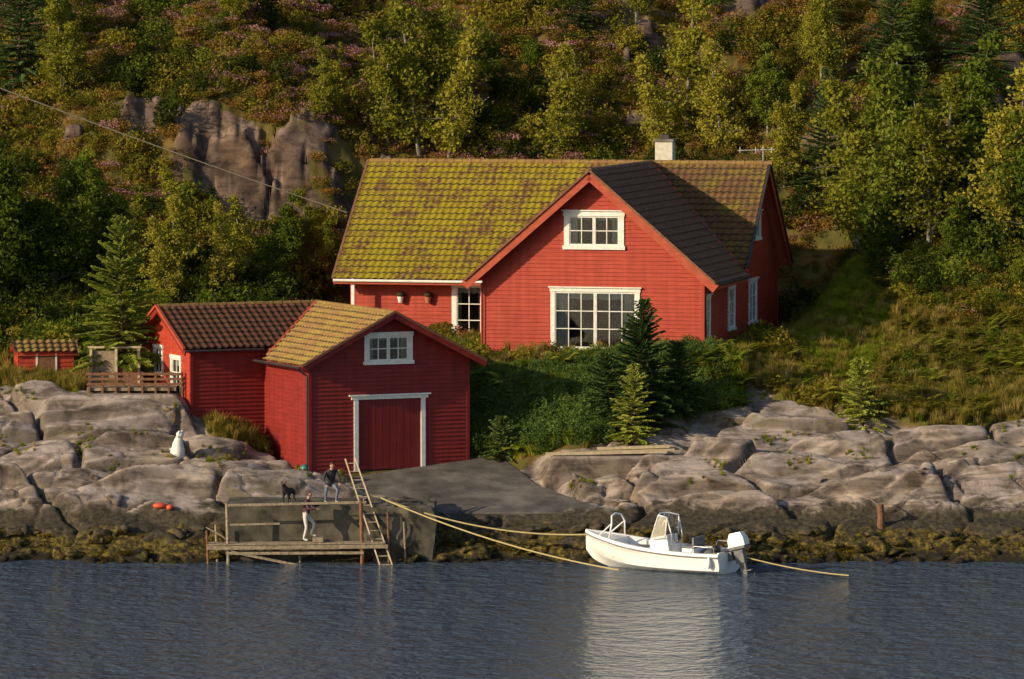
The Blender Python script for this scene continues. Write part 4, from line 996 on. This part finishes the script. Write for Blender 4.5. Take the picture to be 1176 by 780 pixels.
# ================================================================ PEOPLE & DOG
def skin_mesh(verts,edges,radii,root=0,lv=2):
    me=bpy.data.meshes.new('tmp');me.from_pydata(verts,edges,[]);o=bpy.data.objects.new('tmp',me);scene.collection.objects.link(o)
    o.modifiers.new('s','SKIN');sv=me.skin_vertices[0].data
    for i,r in enumerate(radii):sv[i].radius=(r,r) if not isinstance(r,tuple) else r;sv[i].use_root=(i==root)
    sb=o.modifiers.new('u','SUBSURF');sb.levels=lv;sb.render_levels=lv
    dg=bpy.context.evaluated_depsgraph_get();me2=bpy.data.meshes.new_from_object(o.evaluated_get(dg))
    bpy.data.objects.remove(o);return me2
def person(name,J,mats,loc,rz,headdir=(0,-1,-.2),curl=.6):
    root=empty(name,loc,rz)
    order=['pelvis','belly','chest','neck','shL','elL','wrL','shR','elR','wrR','hipL','knL','anL','toL','hipR','knR','anR','toR','head']
    rad={'pelvis':.155,'belly':.14,'chest':.165,'neck':.062,'sh':.072,'el':.052,'wr':.034,'hip':.095,'kn':.062,'an':.045,'to':.04,'head':.07}
    ed=[('pelvis','belly'),('belly','chest'),('chest','neck'),('neck','head')]
    for s in'LR':ed+=[('chest','sh'+s),('sh'+s,'el'+s),('el'+s,'wr'+s),('pelvis','hip'+s),('hip'+s,'kn'+s),('kn'+s,'an'+s),('an'+s,'to'+s)]
    idx={k:i for i,k in enumerate(order)}
    g=lambda k:rad[k] if k in rad else rad[k[:-1]]
    me=skin_mesh([J[k] for k in order],[(idx[a],idx[c]) for a,c in ed],[g(k) for k in order])
    for m_ in(mats['top'],mats['leg'],mats['shoe'],'skin'):me.materials.append(M[m_])
    segs=[]
    for a,c in ed:
        q=0
        if a[:3] in('hip',) or c[:3]=='hip' or a[:2]=='kn':q=1
        if a[:2]=='an':q=2
        if a=='neck':q=3
        segs.append((Vector(J[a]),Vector(J[c]),q))
    for p in me.polygons:
        bd=9;bq=0
        for a,c,q in segs:
            d=c-a;t=max(0,min(1,(p.center-a).dot(d)/d.length_squared));l=(p.center-a-d*t).length
            if l<bd:bd=l;bq=q
        p.material_index=bq;p.use_smooth=True
    link('body',me,root)
    hd=Vector(headdir).normalized();hc=Vector(J['head'])+Vector((0,0,.03))+hd*.01
    q=hd.to_track_quat('-Y','Z').to_matrix()
    b=MB()
    def fn(p):
        s=1-.22*max(0,-p.z)
        return Vector((p.x*s,p.y*(1-.1*max(0,-p.z)),p.z))
    b.ell(hc,(.078,.098,.118),'skin',rot=q,fn=fn,seg=18,rings=14)
    T_=lambda x,y,z:tuple(hc+q@Vector((x,y,z)))
    b.tube([T_(0,-.092,.02),T_(0,-.112,-.015),T_(0,-.098,-.03)],[.008,.016,.012],'skin',6)
    for s in(-1,1):
        b.ell(T_(s*.03,-.088,.018),(.012,.008,.008),'black',rot=q,seg=8,rings=5);b.ell(T_(s*.08,.0,-.005),(.012,.02,.032),'skin',rot=q,seg=8,rings=6)
    b.ell(T_(0,-.088,-.055),(.024,.008,.006),'terracotta',rot=q,seg=8,rings=5)
    b.ell(T_(0,.018,.022),(.088,.100,.112),mats.get('hat','hair'),rot=q,fn=lambda p:Vector((p.x,max(p.y,-.72 if p.z>.45 else -.15),p.z)),seg=18,rings=12)
    b.build('head',root,smooth=True)
    b=MB()
    for s,sg in(('L',1),('R',-1)):
        w=Vector(J['wr'+s]);e=Vector(J['el'+s]);d=(w-e).normalized();n=Vector((0,0,1))-d*d.z
        n=n.normalized() if n.length>.1 else Vector((0,-1,0));sd=d.cross(n)
        R_=Matrix((sd,d,n)).transposed()
        b.ell(w+d*.055,(.042,.055,.018),'skin',rot=R_,seg=10,rings=7)
        for i,ln in enumerate((.068,.078,.073,.056)):
            f0=w+d*.095+sd*((i-1.5)*.021);p1=f0+d*ln*.4-n*ln*.12*curl;p2=p1+d*ln*.25-n*ln*.35*curl;p3=p2-n*ln*.35*curl+d*ln*.05
            b.tube([f0-d*.02,p1,p2,p3],[.0095,.009,.008,.006],'skin',6)
        t0=w+d*.03-sd*sg*.035;b.tube([t0,t0+d*.03-sd*sg*.022-n*.01,t0+d*.058-sd*sg*.026-n*.022],[.011,.010,.007],'skin',6)
    b.build('hands',root,smooth=True)
    return root
J=dict(pelvis=(0,.25,.72),belly=(0,.14,.90),chest=(0,-.02,1.12),neck=(0,-.13,1.31),head=(0,-.19,1.43),
 shL=(.20,-.04,1.20),elL=(.30,-.20,.95),wrL=(.24,-.42,.82),shR=(-.20,-.04,1.20),elR=(-.32,-.16,.94),wrR=(-.24,-.36,.76),
 hipL=(.11,.22,.70),knL=(.22,-.18,.54),anL=(.19,.04,.09),toL=(.22,-.16,.04),hipR=(-.11,.22,.70),knR=(-.22,-.14,.52),anR=(-.20,.08,.09),toR=(-.24,-.12,.04))
person('crouching_man',J,dict(top='jacket',leg='jeans',shoe='shoe'),(-6.75,.75,2.09),math.radians(12),(0.1,-1,-.75))
J=dict(pelvis=(0,.0,.98),belly=(0,-.02,1.12),chest=(0,-.06,1.38),neck=(0,-.10,1.58),head=(0,-.13,1.71),
 shL=(.19,-.06,1.46),elL=(.27,-.28,1.27),wrL=(.20,-.50,1.36),shR=(-.19,-.06,1.46),elR=(-.28,-.20,1.22),wrR=(-.16,-.44,1.22),
 hipL=(.10,.0,.94),knL=(.13,-.30,.62),anL=(.11,-.16,.24),toL=(.12,-.36,.19),hipR=(-.10,.01,.94),knR=(-.12,-.06,.50),anR=(-.11,.06,.08),toR=(-.13,-.12,.04))
person('person_in_hooded_jacket',J,dict(top='hoodie',leg='trous',shoe='shoe',hat='hoodie'),(-7.65,-.42,.82),math.radians(75),(0,-1,-.1))
b=MB();b.box(-7.4,-7.0,-.7,-.2,.8,.97,'wood');b.build('wooden_step')
dv=[(0,0,.50),(0,-.22,.50),(0,-.42,.52),(0,-.55,.66),(0,-.63,.78),(0,-.76,.75),
    (.09,-.40,.40),(.10,-.42,.22),(.10,-.41,.05),(.10,-.46,.02),(-.09,-.40,.40),(-.10,-.40,.22),(-.10,-.39,.05),(-.10,-.44,.02),
    (0,.20,.50),(.09,.18,.40),(.10,.10,.25),(.10,.24,.15),(.10,.21,.03),(-.09,.18,.40),(-.10,.12,.25),(-.10,.26,.15),(-.10,.23,.03),(0,.33,.50),(0,.46,.40),(0,.52,.32),(.10,.15,.02),(-.10,.17,.02)]
de=[(0,1),(1,2),(2,3),(3,4),(4,5),(2,6),(6,7),(7,8),(8,9),(2,10),(10,11),(11,12),(12,13),(0,14),(14,15),(15,16),(16,17),(17,18),(18,26),(14,19),(19,20),(20,21),(21,22),(22,27),(14,23),(23,24),(24,25)]
dr=[.11,.13,.12,.085,.085,.038,.06,.035,.025,.025,.06,.035,.025,.025,.105,.075,.045,.026,.022,.075,.045,.026,.022,.035,.026,.015,.025,.025]
dog=empty('black_dog',(-8.3,.95,2.08),math.radians(-20))
dm=skin_mesh(dv,de,dr);dm.materials.append(M['dogfur']);dm.polygons.foreach_set('use_smooth',[True]*len(dm.polygons));link('body',dm,dog)
b=MB()
for s in(-1,1):
    b.tube([(s*.045,-.60,.84),(s*.085,-.60,.88),(s*.10,-.62,.80)],[.03,.03,.012],'dogfur',6);b.ell((s*.035,-.70,.80),(.01,.01,.01),'stone_white',seg=6,rings=4)
b.ell((0,-.81,.755),(.016,.014,.012),'black',seg=8,rings=5)
b.build('ears_and_nose',dog,smooth=True)

# ================================================================ LIGHT, SKY, CAMERA
az=math.radians(31);el=math.radians(20)
S=Vector((-math.cos(az)*math.cos(el),-math.sin(az)*math.cos(el),math.sin(el)))
sl=bpy.data.lights.new('sun','SUN');sl.energy=5.0;sl.angle=math.radians(.5);sl.color=(1,.81,.52)
so_=bpy.data.objects.new('sun',sl);so_.rotation_euler=(-S).to_track_quat('-Z','Y').to_euler();so_.location=(-40,-30,40);scene.collection.objects.link(so_)
w=bpy.data.worlds.new('World');scene.world=w;w.use_nodes=True;nt=w.node_tree
sk=nt.nodes.new('ShaderNodeTexSky');sk.sky_type='NISHITA';sk.sun_disc=False;sk.sun_elevation=el;sk.sun_rotation=math.atan2(S.x,S.y)
bg=nt.nodes['Background'];bg.inputs[1].default_value=.125;nt.links.new(sk.outputs[0],bg.inputs[0])
cam=bpy.data.cameras.new('camera');cam.lens=5580/1176*36;cam.sensor_width=36;cam.clip_end=2000;cam.clip_start=1
co=bpy.data.objects.new('camera',cam);co.location=(0,-180,20);co.rotation_euler=(math.radians(90)-math.atan(363/5580),0,0);scene.collection.objects.link(co);scene.camera=co
